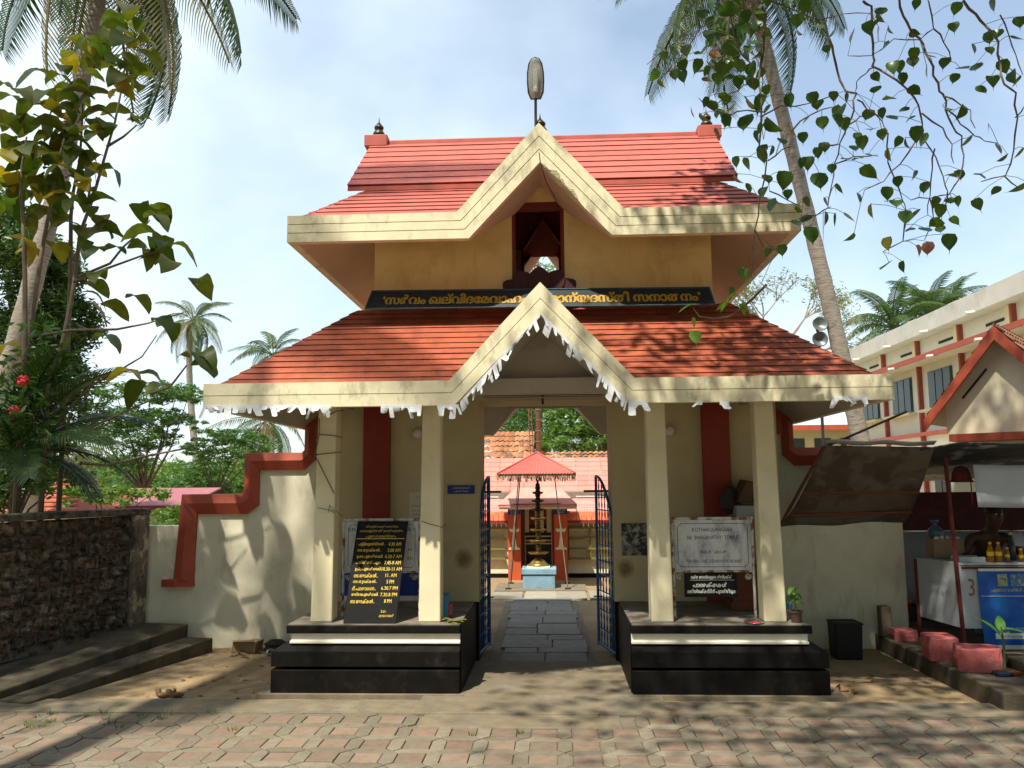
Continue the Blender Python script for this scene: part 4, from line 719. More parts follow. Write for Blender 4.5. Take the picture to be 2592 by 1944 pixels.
pr.slab([(-.955, 8.2, z0), (.505, 8.2, z0), (.505, 8.2, z0 + .055), (-.955, 8.2, z0 + .055)], (0, 1.2, 0)); pr.add([(-.96, 8.19, 1.42), (.51, 8.19, 1.42), (.20, 8.75, z1), (-.66, 8.75, z1), (.51, 9.4, 1.42), (-.96, 9.4, 1.42), (.2, 9.4, z1), (-.66, 9.4, z1)], [(0, 1, 2, 3), (1, 4, 6, 2), (5, 0, 3, 7), (3, 2, 6, 7)]); pr.build('portico_roof', mat('portico_pink', (.66, .27, .22), .7, .12, 9, .05, 40, col2=(.5, .36, .3), c2=(.55, .8)), sh)
MB().box(-.94, .49, 8.22, 9.2, 1.33, 1.367).build('portico_ceiling', SHC, sh)
def sheet_roof(nm, x0, x1, y0, z0, y1, z1, m, nx, ny, prof=.015, parent=sh, miss=None, tile=True):
    if not tile: return MB().slab([(x0, y0, z0), (x1, y0, z0), (x1, y1, z1), (x0, y1, z1)], (0, 0, -.05)).build(nm, m, parent)
    b = MB(); wx = (x1 - x0) / nx
    for j in range(ny):
        for i in range(nx):
            a, c = j / ny, (j + 1.1) / ny; xa = x0 + i * wx; zz = .012 * rnd.uniform(-1, 1)
            A, B = lerp((xa, y0, z0), (xa, y1, z1), a), lerp((xa, y0, z0), (xa, y1, z1), c)
            b.add([A + V((0, 0, .03 + zz)), A + V((wx * .5, -.01, .06 + zz)), A + V((wx * .98, 0, .03 + zz)), B + V((wx * .98, 0, .0)), B + V((wx * .5, 0, .03)), B], [(0, 1, 4, 5), (1, 2, 3, 4)])
    return tag(b.build(nm, m, parent), kind='stuff')
# long tiled hall behind: pink sheets below, old tiles above
th = thing('tiled_hall', 'long hall with pink lower roof and old clay tile ridge behind the shrine', 'hall')
MB().box(-6, 6, 11.6, 16, -.03, 1.6).build('hall_body', SHC, th)
pkr = MB()
for j in range(7):
    a, c = j / 7, (j + 1.06) / 7; A = lerp((-6, 11.2, 1.62), (-6, 13.0, 2.42), a); B = lerp((-6, 11.2, 1.62), (-6, 13.0, 2.42), c)
    for i in range(40):
        x = i * .3; pkr.slab([A + V((x, 0, .02)), A + V((x + .292, 0, .02)), B + V((x + .292, 0, .006)), B + V((x, 0, .006))], (0, 0, -.02))
tag(pkr.build('pink_roof_sheets', mat('pink_sheet_roof', (.60, .22, .17), .75, .1, 5, .05, 30, island=.10), th), kind='stuff')
sheet_roof('old_tiles', -6, 6, 13.0, 2.40, 13.35, 2.56, OT, 90, 2, parent=th)
MB().box(-6, 6, 10.3, 11.3, 1.5, 1.62).build('gutter_slab', mat('grey_slab', (.22, .19, .14), .9, .2, 6, .2, 30), th)
sheet_roof('red_lower_sheets', -6, 6, 9.6, 1.25, 10.4, 1.52, PK, 1, 1, parent=th, tile=False)
sheet_roof('old_tiles_upper', -6, -.42, 13.6, 2.45, 14.6, 3.15, OT, 44, 5, parent=th)
gt = MB()
for x0, x1 in ((-2.6, -1.03), (.52, 2.6)):
    gt = thing('mesh_fence', 'white wire mesh panel on the shrine roof ' + ('left' if x0 < 0 else 'right') + ' of the portico', 'fence', 'wire mesh panels on the shrine roof')
    w = MB(); w.tube([(x0, 9.3, 1.2), (x1, 9.3, 1.2), (x1, 9.3, 1.54), (x0, 9.3, 1.54), (x0, 9.3, 1.2)], .011, 5); w.build('rail_frame', mat('white_rail', (.7, .7, .7), .5, .1), gt)
    w = MB(); i = x0
    while i < x1: w.tube([(i, 9.3, 1.2), (i, 9.3, 1.43)], .004, 3, False); i += .055
    for z in (1.25, 1.30, 1.35, 1.40, 1.43): w.tube([(x0, 9.3, z), (x1, 9.3, z)], .004, 3, False)
    w.build('wire_mesh', mat('wire', (.42, .40, .38), .5, .1), gt)
ms = thing('flag_mast', 'tall brown ringed temple flag mast rising behind the shrine', 'mast', loc=(-.285, 13., 0))
BZ = mat('mast_bronze', (.19, .125, .085), .45, .2, 8, metal=.4)
MB().tube([(0, 0, 0), (0, 0, 9)], .062, 14).build('shaft', BZ, ms, smooth=True)
for i in range(34): MB().lathe([(.064, 0), (.078, .01), (.078, .03), (.064, .04)], (0, 0, .2 + i * .26), 14).build('ring', BZ, ms)
for dx in (-.13, -.20): MB().tube([(dx, .05, 2.4), (dx - .12 + .02, .05, 5.5)], .012, 5).build('ladder_rail', mat('rusty_iron', (.20, .08, .05), .7, .2), ms)
for i in range(18): z = 2.6 + i * .16; x = -.13 - .1 * (z - 2.4) / 3.1; MB().tube([(x, .05, z), (x - .08, .05, z)], .007, 4).build('ladder_rung', mat('rusty_iron', (.20, .08, .05)), ms)
# ---------------------------------------------------------------- right side: stall on its platform
plat = MB().box(3.58, 12, -.42, 4.0, -.03, .145); tag(plat.build('platform', CONCD, bevel=.015), kind='structure')
tag(MB().box(4.12, 12, -.30, .72, .14, .24).build('platform_step', CONCD, bevel=.015), kind='structure')
PINKB = mat('pink_block_paint', (.46, .12, .115), .8, .15, 9, .35, 40, col2=(.33, .16, .14), c2=(.55, .72), s2=8)
def rough_block(x0, x1, y0, y1, z0, z1, lab, ch=.03, rz=0):
    b = thing('painted_stone', lab, 'stone', 'pink painted stones on the platform edge', loc=((x0 + x1) / 2, (y0 + y1) / 2, z0)); m = MB(); hx, hy, h = (x1 - x0) / 2, (y1 - y0) / 2, z1 - z0; r = random.Random(int(x0 * 100))
    rings = []
    for z, k in ((0, .96), (h * .5, 1.), (h - ch * .4, .99), (h, .93)):
        rings.append([(px * hx * k * r.uniform(.93, 1.06), py * hy * k * r.uniform(.93, 1.06), z + r.uniform(-.006, .006)) for px, py in ((-1, -.8), (-.8, -1), (0, -1.02), (.8, -1), (1, -.8), (1.02, 0), (1, .8), (.8, 1), (0, 1), (-.8, 1), (-1, .8), (-1, 0))])
    for i in range(3): m.add(rings[i] + rings[i + 1], [(j, (j + 1) % 12, 12 + (j + 1) % 12, 12 + j) for j in range(12)])
    m.add(rings[3], [tuple(range(12))]); m.build('stone', PINKB, b, bevel=.004); b.rotation_euler.z = rz
rough_block(3.62, 3.86, 1.72, 1.95, .145, .25, 'smallest flat pink stone farthest along the platform edge'); rough_block(3.56, 3.82, .72, 1.05, .145, .355, 'squared pink painted block in the middle of the kerb', rz=-.1); rough_block(3.62, 3.98, .26, .56, .145, .345, 'chipped pink painted block nearest the young plant', rz=-.25)
yp = thing('young_plant', 'young broad-leaved seedling growing by the pink block', 'plant', loc=(4.03, .42, .15)); MB().tube([(0, 0, 0), (.01, 0, .2), (.0, 0, .36)], [.013, .011, .007], 7).build('stem', mat('green_stem', (.12, .18, .05)), yp)
ym = leaf_shape(.26, .055, .25, .35).mesh('broad_leaf', leafmat('young_leaf', (.10, .27, .03), (.2, .36, .06)), True)
for a, e, z, s_ in ((2.6, -1.0, .26, 1.0), (1.2, -1.05, .3, .75), (.2, -.15, .33, .95), (4.6, -.5, .3, .6)): link('leaf', ym, yp, (0, 0, z), (0, e, a), (s_,) * 3)
rg = thing('rag_heap', 'orange and blue rags at the foot of the young plant', 'rags', loc=(3.95, .18, .15))
for i, (c_, x, y) in enumerate((((.36, .10, .03), .04, .02), ((.02, .035, .07), -.06, -.03), ((.09, .05, .04), -.05, .05))): MB().lathe([(.065, 0), (.05, .015), (.06, .022), (.025, .03), (.005, .026)], (x, y, 0), 7, 1.3, .6).build('rag', mat('rag%d' % i, c_, .9, .2, 20, .2, 40), rg, smooth=True)
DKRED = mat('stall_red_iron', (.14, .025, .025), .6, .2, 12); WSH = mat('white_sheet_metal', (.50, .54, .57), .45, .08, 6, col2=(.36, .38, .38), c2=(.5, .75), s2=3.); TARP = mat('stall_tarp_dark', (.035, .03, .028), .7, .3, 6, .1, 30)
sl = thing('snack_stall', 'small shaded roadside stall with white sheet-metal counter', 'stall')
C0, C1, C2 = V((4.13, 1.34, 0)), V((3.98, 1.99, 0)), V((6.3, 1.34, 0))
z3 = lambda p, z: V((p.x, p.y, z))
sp = MB().slab([z3(C1, .36), z3(C0, .34), z3(C0, .955), z3(C1, .955)], (.012, .003, 0)).build('side_panel', WSH, sl)
dsc = (C0 - C1).normalized(); text(sp, "\u0d15\u0d4d\u0d37\u0d47\u0d24\u0d4d\u0d30\u0d02", z3(lerp(C1, C0, .5), .76), dsc, FZ, mat('ghost_lettering', (.38, .40, .39), .6, .2), w=.3, h=.06, off=.004); text(sp, "\u0d36\u0d4d\u0d30\u0d40\u0d2d\u0d26\u0d4d\u0d30", z3(lerp(C1, C0, .55), .66), dsc, FZ, MAT['ghost_lettering'], w=.36, h=.08, off=.004)
MB().slab([z3(C0, .34), z3(C2, .34), z3(C2, .945), z3(C0, .945)], (0, .015, 0)).build('front_panel', WSH, sl)
text(sl, "3", (4.235, 1.335, .74), FX, FZ, mat('brown_scrawl', (.30, .14, .06), .7, .1), w=.06, h=.17, name='painted_numeral', off=.002)
cb = MB().slab([z3(C0, .955), z3(C1, .955), z3(V((6.3, 1.99, 0)), .955), z3(C2, .955)], (0, 0, .022)).build('counter_top', WSH, sl, bevel=.004)
MB().tube([z3(C0, .93) + V((.02, -.01, 0)), z3(C2, .93) + V((0, -.01, 0))], .012, 5).build('counter_edge', DKRED, sl)
for p, q, nm in ((z3(C0, .14), (4.06, 1.32, 2.03), 0), (z3(C1, .14), z3(C1, .96), 1), ((3.93, 2.38, .14), (3.74, 2.2, 1.9), 2), ((6.2, 1.36, .14), (6.2, 1.36, 2.2), 3), ((4.2, 3.1, .14), (4.2, 3.1, 1.9), 4)): MB().tube([p, q], .022, 6).build('post', DKRED, sl)
def sheet(fn, nm, m, nu=14, nv=10, th=.012, parent=sl):
    o = MB().grid(fn, nu, nv).build(nm, m, parent, smooth=True); s_ = o.modifiers.new('thickness', 'SOLIDIFY'); s_.thickness = th; return o
r5 = random.Random(12); 
sheet(lambda u, v: (3.75 + 3.2 * u - .15 * v, .95 + 2.3 * v, 2.12 + .13 * u - .34 * v + .025 * math.sin(u * 17) * (1 - v) + .02 * math.sin(v * 9 + u * 5)), 'stall_roof', mat('stall_roofing', (.06, .06, .06), .5, .3, 6, .1, 30, col2=(.30, .32, .34), c2=(.55, .62), s2=3.), 30, 10)
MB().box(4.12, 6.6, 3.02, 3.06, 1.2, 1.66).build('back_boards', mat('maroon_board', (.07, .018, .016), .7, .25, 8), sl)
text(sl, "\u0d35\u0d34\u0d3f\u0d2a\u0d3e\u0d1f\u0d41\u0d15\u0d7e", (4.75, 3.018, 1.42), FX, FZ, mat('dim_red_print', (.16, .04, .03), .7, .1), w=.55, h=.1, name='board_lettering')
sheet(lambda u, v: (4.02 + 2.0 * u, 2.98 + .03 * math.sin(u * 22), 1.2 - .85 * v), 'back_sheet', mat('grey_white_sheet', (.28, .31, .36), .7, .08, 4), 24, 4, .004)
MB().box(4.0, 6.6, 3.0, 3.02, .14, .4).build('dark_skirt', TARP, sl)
hs_ = thing('hanging_sheet', 'plain white sheet hanging from the stall roof', 'sheet'); sheet(lambda u, v: (4.27 + 1.9 * u + .02 * v, 1.2 + .02 * math.sin(u * 9), 1.955 - .02 * u * 0 - .42 * v - .01 * math.sin(u * 6)), 'cloth', mat('white_cloth', (.56, .60, .64), .8, .04, 6), 20, 6, .004, hs_)
sheet(lambda u, v: (4.25 + .05 * u, 1.22 + .12 * u, 1.78 - .22 * v), 'pink_fold', mat('magenta_cloth', (.40, .02, .10), .8, .1), 3, 3, .004, hs_)
bl2 = thing('paper_bell', 'dull red tissue bell hanging under the stall roof', 'decoration', loc=(4.34, 1.6, 1.78)); MB().lathe([(.12, 0), (.10, .02), (.085, .10), (.06, .15), (.02, .17)], k=14).build('bell', mat('dull_red_tissue', (.20, .05, .045), .9, .2), bl2); MB().tube([(0, 0, .17), (0, 0, .3)], .004, 4).build('string', METAL, bl2)
# tarpaulin awning
tp = thing('tarpaulin_awning', 'grimy brown tarpaulin awning sagging toward the compound wall', 'awning')
TL, TR, BL, BR = V((2.82, 1.2, 2.16)), V((3.86, 1.1, 2.13)), V((2.52, 1.88, 1.32)), V((3.95, 2.12, 1.36))
TM = mat('tarpaulin', (.15, .13, .105), .75, .15, 5, .12, 20, col2=(.10, .075, .055), c2=(.48, .56), s2=2.4, streak=((.27, .24, .19), .60, .66, (3, 3, 6), .4))
sheet(lambda u, v: lerp(lerp(TL, TR, u), lerp(BL, BR, u), v) + V((0, .05 * math.sin(v * 3.1), -.10 * math.sin(v * math.pi) + .012 * math.sin(u * 11) * v)), 'tarpaulin', TM, 20, 16, .006, tp)
sheet(lambda u, v: lerp(TL, TR, u) + V((0, .002 - .07 * v, .012 + .035 * v + .008 * math.sin(u * 14))), 'rolled_hem', mat('grey_hem', (.40, .43, .44), .45, .1, 8), 16, 2, .008, tp)
for i in (.42, .70): MB().tube([lerp(TL, BL, i) + V((0, .07, -.125)), lerp(TR, BR, i) + V((0, .07, -.125))], .02, 6).build('batten', BROWN, tp)
MB().tube([TL + V((0, 0, -.01)), BL], .018, 6).build('edge_pole', BROWN, tp); MB().tube([(2.87, 1.2, 2.16), (3.64, 1.15, 2.49)], .012, 6).build('prop_stick', METAL, tp)
# things on and round the stall
OIL = mat('oil', (.55, .22, .01), .12, .05, trans=.55); YC = mat('yellow_cap', (.75, .55, .02), .4, .03)
for i, (x, y, s_, lab) in enumerate(((4.485, 1.42, 1, 'leftmost oil bottle with yellow cap on the stall counter'), (4.565, 1.42, 1, 'second oil bottle with yellow cap beside the leftmost one'), (4.66, 1.44, .72, 'short amber oil bottle third along the counter'), (4.79, 1.43, .66, 'short oil bottle with yellow label near the frame edge'))):
    b = thing('oil_bottle', lab, 'bottle', 'oil bottles on the stall counter', loc=(x, y, .978)); MB().lathe([(.028 * s_, 0), (.032 * s_, .01), (.032 * s_, .10 * s_), (.026 * s_, .14 * s_), (.013, .17 * s_), (.013, .18 * s_)], k=14).build('body', OIL, b, smooth=True); MB().lathe([(.016, .178 * s_), (.016, .2 * s_)], k=12).build('cap', YC, b); MB().lathe([(.0335 * s_, .065 * s_), (.0335 * s_, .105 * s_)], k=14).build('label_band', YC, b)
bt_ = thing('dark_bottle', 'tall dark bottle standing behind the oil bottles', 'bottle', loc=(4.80, 1.62, .978)); MB().lathe([(.03, 0), (.034, .01), (.034, .16), (.014, .22), (.014, .26)], k=14).build('body', mat('dark_glass', (.03, .04, .04), .15, .05), bt_, smooth=True); MB().lathe([(.017, .258), (.017, .28)], k=12).build('cap', YC, bt_)
ty = thing('sweets_tray', 'white-edged tray of brown sweets on the counter', 'tray', loc=(4.31, 1.52, .978)); MB().box(-.13, .13, -.08, .08, 0, .012).build('base', WSH, ty); MB().box(-.12, .12, -.07, .07, .012, .035).build('sweets', mat('sweets', (.30, .14, .05), .8, .3, 40, .3, 60), ty)
for y in (-.085, .08): MB().box(-.13, .13, y, y + .006, .0, .05).build('rim', WSH, ty)
bx = thing('goods_carton', 'open brown carton with packets at the counter corner', 'carton', loc=(4.28, 1.95, .978 - .0)); MB().box(-.16, .16, -.1, .1, 0, .2).build('carton', CARD, bx, bevel=.006)
for i in range(5): MB().box(-.13 + i * .055, -.09 + i * .055, -.07, .06, .2, .225 + .01 * (i % 2)).build('packet', mat('packet', (.55, .52, .42), .6, .15, rand=.3), bx)
pbg = thing('plastic_bag', 'knotted clear blue plastic bag on the carton', 'bag', loc=(4.19, 1.95, 1.18)); MB().lathe([(.05, 0), (.085, .04), (.08, .09), (.03, .14), (.015, .155), (.04, .18), (.05, .2)], k=12).build('bag', mat('blue_plastic', (.10, .16, .24), .25, .15, trans=.3), pbg, smooth=True)
bnr = thing('stall_banner', 'bright blue printed vinyl banner on the front of the stall counter', 'banner')
VB = mat('vinyl_blue', (.01, .07, .42), .35, .15, 3, col2=(.02, .22, .62), c2=(.42, .66), s2=1.6)
MB().slab([(4.31, 1.31, .13), (5.6, 1.31, .13), (5.6, 1.31, .90), (4.29, 1.31, .90)], (0, .008, 0)).build('vinyl', VB, bnr)
MB().box(4.30, 5.6, 1.305, 1.312, .90, .925).build('white_top', WHITEM, bnr); MB().box(4.32, 5.6, 1.303, 1.309, .13, .185).build('white_hem', WHITEM, bnr); MB().box(4.31, 5.6, 1.304, 1.309, .655, .66).build('white_rule', WHITEM, bnr); MB().box(4.42, 5.6, 1.304, 1.309, .245, .30).build('white_panel', WHITEM, bnr)
MB().box(4.475, 4.57, 1.303, 1.309, .755, .87).build('picture_panel', mat('temple_print', (.40, .45, .28), .5, .3, 30, col2=(.1, .12, .08), c2=(.5, .6), s2=30), bnr); MB().box(4.60, 4.75, 1.303, 1.309, .755, .87).build('picture_panel', mat('photo_print', (.08, .2, .35), .5, .3, 20, col2=(.5, .4, .35), c2=(.5, .6), s2=25), bnr)
text(bnr, "\u0d0e\u0d32\u0d4d\u0d32\u0d3e \u0d2d\u0d15\u0d4d\u0d24\u0d7c\u0d15\u0d4d\u0d15\u0d41\u0d02", (4.62, 1.309, .715), FX, FZ, mat('banner_yellow', (.6, .5, .12), .5, .1), w=.42, h=.045, bold=0., off=.004)
for i in range(5): text(bnr, "\u0d36\u0d4d\u0d30\u0d40 \u0d2d\u0d17\u0d35\u0d24\u0d3f", (4.80, 1.309, .57 - i * .055), FX, FZ, WHT, w=.18, h=.032, off=.004)
text(bnr, "\u0d15\u0d4b\u0d24\u0d15\u0d41\u0d33\u0d19\u0d4d\u0d19\u0d30", (4.68, 1.309, .345), FX, FZ, WHT, w=.28, h=.035, off=.004); text(bnr, "\u0d38\u0d4d\u0d35\u0d3e\u0d17\u0d24\u0d02", (4.6, 1.3035, .272), FX, FZ, BLUES, w=.22, h=.03, off=.002)
bu = thing('plastic_bucket', 'dull orange-red plastic bucket behind the stall posts', 'bucket', loc=(4.08, 2.75, .145)); MB().lathe([(.09, 0), (.13, .25), (.14, .25), (.14, .27), (.125, .27), (.085, .02)], k=18).build('pail', mat('bucket_red', (.30, .055, .02), .5, .1), bu, smooth=True); MB().tube([(-.135, 0, .25), (-.1, -.1, .2), (0, -.14, .18), (.1, -.1, .2), (.135, 0, .25)], .005, 5).build('handle', METAL, bu)
bi = thing('black_bin', 'square black bin against the right compound wall', 'bin', loc=(3.1, 1.72, -.02)); MB().prism([(-.13, -.12), (.13, -.12), (.13, .12), (-.13, .12)], 0, .36, 1.08).build('bin_body', mat('black_plastic', (.012, .012, .012), .5, .2), bi, bevel=.012); MB().tube([(-.14, -.13, .36), (.14, -.13, .36), (.14, .13, .36), (-.14, .13, .36), (-.14, -.13, .36)], .01, 6).build('rim', mat('black_plastic', (.012, .012, .012)), bi)
pk = thing('stacked_stone', 'grey concrete post stub at the far end of the platform', 'stone', loc=(3.62, 2.02, .14)); MB().box(-.05, .06, -.07, .07, 0, .32).build('stub', CONCD, pk, bevel=.015)
sn = thing('slipper', 'worn tan slipper lying beside the right plinth', 'slipper', loc=(2.52, .32, -.018)); MB().prism([(-.11, -.03), (-.02, -.035), (.08, -.045), (.12, -.02), (.12, .02), (.08, .04), (-.03, .03), (-.11, .025)], 0, .02).build('sole', mat('tan_sole', (.28, .19, .09), .8, .15), sn, bevel=.006); MB().tube([(.03, -.04, .018), (.045, 0, .05), (.03, .04, .018)], .008, 5).build('strap', mat('dark_strap', (.03, .025, .02), .6, .1), sn)
# the stall keeper: bare-chested, leaning over the counter, towel on one shoulder
pe = thing('person', 'bare-chested person with a towel over one shoulder leaning behind the counter', 'person')
J = dict(pel=(4.78, 2.12, .95), bel=(4.77, 2.06, 1.08), che=(4.74, 1.96, 1.22), nec=(4.73, 1.87, 1.365), hd0=(4.735, 1.81, 1.42), hd1=(4.735, 1.77, 1.515), hd2=(4.735, 1.785, 1.59),
         shl=(4.55, 1.93, 1.29), ell=(4.44, 1.88, 1.09), wrl=(4.42, 1.66, 1.02), hal=(4.42, 1.60, 1.005), shr=(4.93, 1.93, 1.29), elr=(5.03, 1.86, 1.10), wrr=(4.93, 1.68, 1.02), har=(4.92, 1.62, 1.005),
         hpl=(4.68, 2.13, .90), knl=(4.68, 2.08, .54), anl=(4.68, 2.12, .2), tol=(4.68, 2.0, .165), hpr=(4.88, 2.13, .90), knr=(4.88, 2.08, .54), anr=(4.88, 2.12, .2), tor=(4.88, 2.0, .165))
R_ = dict(pel=(.15, .11), bel=(.145, .10), che=(.155, .10), nec=(.046, .046), hd0=(.072, .08), hd1=(.095, .105), hd2=(.075, .085), shl=(.062, .06), ell=(.042, .042), wrl=(.028, .025), hal=(.036, .018), shr=(.062, .06), elr=(.042, .042), wrr=(.028, .025), har=(.036, .018), hpl=(.085, .085), knl=(.058, .06), anl=(.038, .04), tol=(.036, .02), hpr=(.085, .085), knr=(.058, .06), anr=(.038, .04), tor=(.036, .02))
E_ = [('pel', 'bel'), ('bel', 'che'), ('che', 'nec'), ('nec', 'hd0'), ('hd0', 'hd1'), ('hd1', 'hd2'), ('che', 'shl'), ('shl', 'ell'), ('ell', 'wrl'), ('wrl', 'hal'), ('che', 'shr'), ('shr', 'elr'), ('elr', 'wrr'), ('wrr', 'har'), ('pel', 'hpl'), ('hpl', 'knl'), ('knl', 'anl'), ('anl', 'tol'), ('pel', 'hpr'), ('hpr', 'knr'), ('knr', 'anr'), ('anr', 'tor')]
J = {k_: (p_[0], p_[1], p_[2] - (.09 if p_[2] > .6 else 0)) for k_, p_ in J.items()}; J.update({k_: (*J[k_][:2], J[k_][2] + .075) for k_ in ('wrl', 'hal', 'wrr', 'har')}); nmz = list(J); vs = [J[k_] for k_ in nmz]; es = [(nmz.index(a), nmz.index(b)) for a, b in E_]; rr = [R_[k_] for k_ in nmz]
for hand, wrist, side in (('hal', 'wrl', 1), ('har', 'wrr', -1)):      # five fingers rooted in each palm
    hb = nmz.index(hand); p = V(J[hand])
    for i, (dx, ln) in enumerate(((-.026, .055), (-.010, .066), (.007, .062), (.023, .05))):
        a = len(vs); vs += [p + V((dx, -.03, .002)), p + V((dx * 1.1, -.03 - ln * .55, .0)), p + V((dx * 1.1, -.03 - ln, -.014))]; rr += [(.009, .009), (.008, .008), (.006, .006)]; es += [(hb, a), (a, a + 1), (a + 1, a + 2)]
    a = len(vs); vs += [p + V((side * .036, .005, 0)), p + V((side * .056, -.028, -.006))]; rr += [(.010, .010), (.007, .007)]; es += [(hb, a), (a, a + 1)]
me = bpy.data.meshes.new('body'); me.from_pydata(vs, es, []); SKIN = mat('skin', (.075, .036, .022), .5, .1, 12); me.materials.append(SKIN)
bo = link('body', me, pe); md = bo.modifiers.new('skin', 'SKIN'); md.use_smooth_shade = True
if not me.skin_vertices: 
    import bmesh
    bm = bmesh.new(); bm.from_mesh(me); bm.verts.layers.skin.verify(); bm.to_mesh(me); bm.free()
for i, q in enumerate(me.skin_vertices[0].data): q.radius = rr[i]; q.use_root = (i == 0)
bo.modifiers.new('sub', 'SUBSURF').levels = 1; bo.modifiers['sub'].render_levels = 2
hm = MB(); hm.lathe([(.001, .075), (.05, .065), (.084, .03), (.094, -.01), (.09, -.03)][::-1], (4.735, 1.79, 1.475), 16, .92, 1.06); hm.build('hair', mat('black_hair', (.012, .01, .009), .5, .2), pe, smooth=True)
fc = MB(); fc.lathe([(.013, 0), (.008, .02), (.001, .03)], (4.735, 1.675, 1.415), 8, 1, 1.4); fc.build('nose', SKIN, pe, smooth=True)
for s in (-1, 1):
    MB().lathe([(.001, -.008), (.009, -.005), (.011, 0), (.009, .005), (.001, .008)], (4.735 + s * .03, 1.683, 1.445), 8).build('eye', mat('eye_white', (.5, .48, .45), .3, .02), pe, smooth=True)
    MB().lathe([(.001, -.03), (.012, -.02), (.015, 0), (.012, .022), (.001, .032)], (4.735 + s * .082, 1.79, 1.43), 8, .5, 1).build('ear', SKIN, pe, smooth=True)
MB().box(4.715, 4.755, 1.676, 1.69, 1.382, 1.390).build('mouth', mat('lip', (.12, .03, .025), .5, .05), pe)
sheet(lambda u, v: (4.86 + .12 * u + .05 * math.sin(v * 2), (1.86 - .16 * math.cos(v * math.pi)) , 1.28 - .36 * abs(v - .45) - .01 * u), 'towel', mat('pale_towel', (.42, .45, .47), .9, .08), 4, 14, .006, pe)
MB().lathe([(.16, .0), (.175, .25), (.19, .5), (.17, .75), (.165, .82)], (4.78, 2.11, .165), 18, 1, .8).build('waist_cloth', mat('white_dhoti', (.42, .42, .40), .9, .08), pe, smooth=True)
# ---------------------------------------------------------------- small gabled house and long school block on the right
GC = mat('gable_cream', (.68, .62, .44), .8, .08, 3, .05, 40)
ho = thing('gabled_house', 'small cream house with red-edged gable and tiled roof behind the stall', 'house')
ho.matrix_world = Matrix.Translation((6.24, 4.38, 0)) @ Matrix.Rotation(-math.radians(39.7), 4, 'Z')   # local x runs along the gable, local y into the house
MB().slab([(-.74, .22, 0), (.95, .22, 0), (.95, .22, 2.85), (0, .22, 3.82), (-.74, .22, 2.92)], (0, 3, 0)).build('wall', GC, ho)
for s, xe, ze in ((-1, -.98, 2.68), (1, 1.05, 2.68)):
    MB().slab([(0, -.02, 3.94), (xe, -.02, ze), (xe, -.02, ze - .17), (0, -.02, 3.74)], (0, .06, 0)).build('barge_board', COPE, ho)
    MB().slab([(0, 0, 3.93), (xe, 0, ze), (xe, 3.6, ze), (0, 3.6, 3.93)], (0, 0, -.06)).build('roof_slab', SOFFL, ho)
    b = MB()
    for j in range(9):
        for i in range(22):
            a, c = j / 9, (j + 1.12) / 9; y0 = .02 + i * .163; A = lerp((xe, y0, ze + .02), (0, y0, 3.95), a); B = lerp((xe, y0, ze + .02), (0, y0, 3.95), c); b.add([A + V((0, 0, .03)), A + V((0, .08, .06)), A + V((0, .16, .03)), B + V((0, .16, 0)), B + V((0, .08, .03)), B], [(0, 1, 4, 5), (1, 2, 3, 4)])
    tag(b.build('roof_tiles', mat('brown_clay_tile', (.22, .10, .06), .9, .25, 8, .2, 40, island=.3), ho), kind='stuff')
MB().slab([(-.52, .21, 2.98), (-.18, .21, 3.38), (-.16, .21, 3.36), (-.50, .21, 2.96)], (0, .02, 0)).build('vent_slit', mat('dark_slit', (.04, .03, .025), .9, .1), ho)
MB().box(-.6, 1.6, -.25, .22, 2.34, 2.44).build('porch_edge', COPE, ho)
sc = thing('school_block', 'long cream two-storey block with red columns and bands receding on the right', 'building')
XF = 12.3; SCW = mat('school_cream', (.72, .69, .56), .8, .06, 2, .03, 20); SCY = mat('school_yellow', (.72, .62, .36), .8, .06, 2); PAR = mat('parapet_grey', (.60, .575, .50), .85, .10, 2, .05, 20, col2=(.42, .40, .33), c2=(.55, .8), s2=1.2)
MB().box(XF, XF + 9, 4.5, 27.2, 0, 6.45).build('wall', SCW, sc); MB().box(XF - .55, XF + 9, 4.3, 27.5, 6.42, 6.95).build('parapet', PAR, sc)
for i in range(8):
    y = 23.5 - i * 2.9
    for z0, z1 in ((3.35, 6.42), (.2, 3.25)): MB().box(XF - .14, XF, y - .055, y + .055, z0, z1).build('column', mat('school_red', (.33, .07, .045), .6, .1), sc)
    MB().box(XF - .14, XF, y + .055, y + .26, 5.72, 6.42).build('bracket', SCY, sc)
    MB().box(XF - .02, XF + .02, y + .55, y + 1.5, 6.08, 6.16).build('vent_slit', mat('dark_slit', (.04, .03, .025)), sc)
    MB().tube([(XF - .6, y + .9, 6.40), (XF - .85, y + .9, 6.37)], .045, 7).build('water_spout', SCW, sc); MB().tube([(XF - .6, y + .3, 5.55), (XF - .95, y + .3, 5.52)], .045, 7).build('water_spout', SCW, sc)
    MB().box(XF - .12, XF + .3, y - .1, y + .5, 6.95, 7.15).build('parapet_stub', SCW, sc)
    for z0, z1 in ((4.12, 5.3), (.9, 2.3)):
        wn = MB().box(XF - .05, XF + .03, y + .75, y + 2.35, z0, z1).build('window', mat('window_dark', (.05, .065, .06), .3, .2), sc)
        for k_ in range(3):
            ys = y + .80 + k_ * .52; a = MB().slab([(XF - .02, ys, z0 + .03), (XF - .02, ys + .45, z0 + .03), (XF - .02, ys + .45, z1 - .03), (XF - .02, ys, z1 - .03)], (-.05, 0, 0)); a.build('shutter', mat('glass_green', (.045, .062, .058), .2, .2, rand=.3), wn)
        MB().box(XF - .3, XF, y + .5, y + 2.6, z0 - .12, z0 - .04).build('sill', SCY, sc)
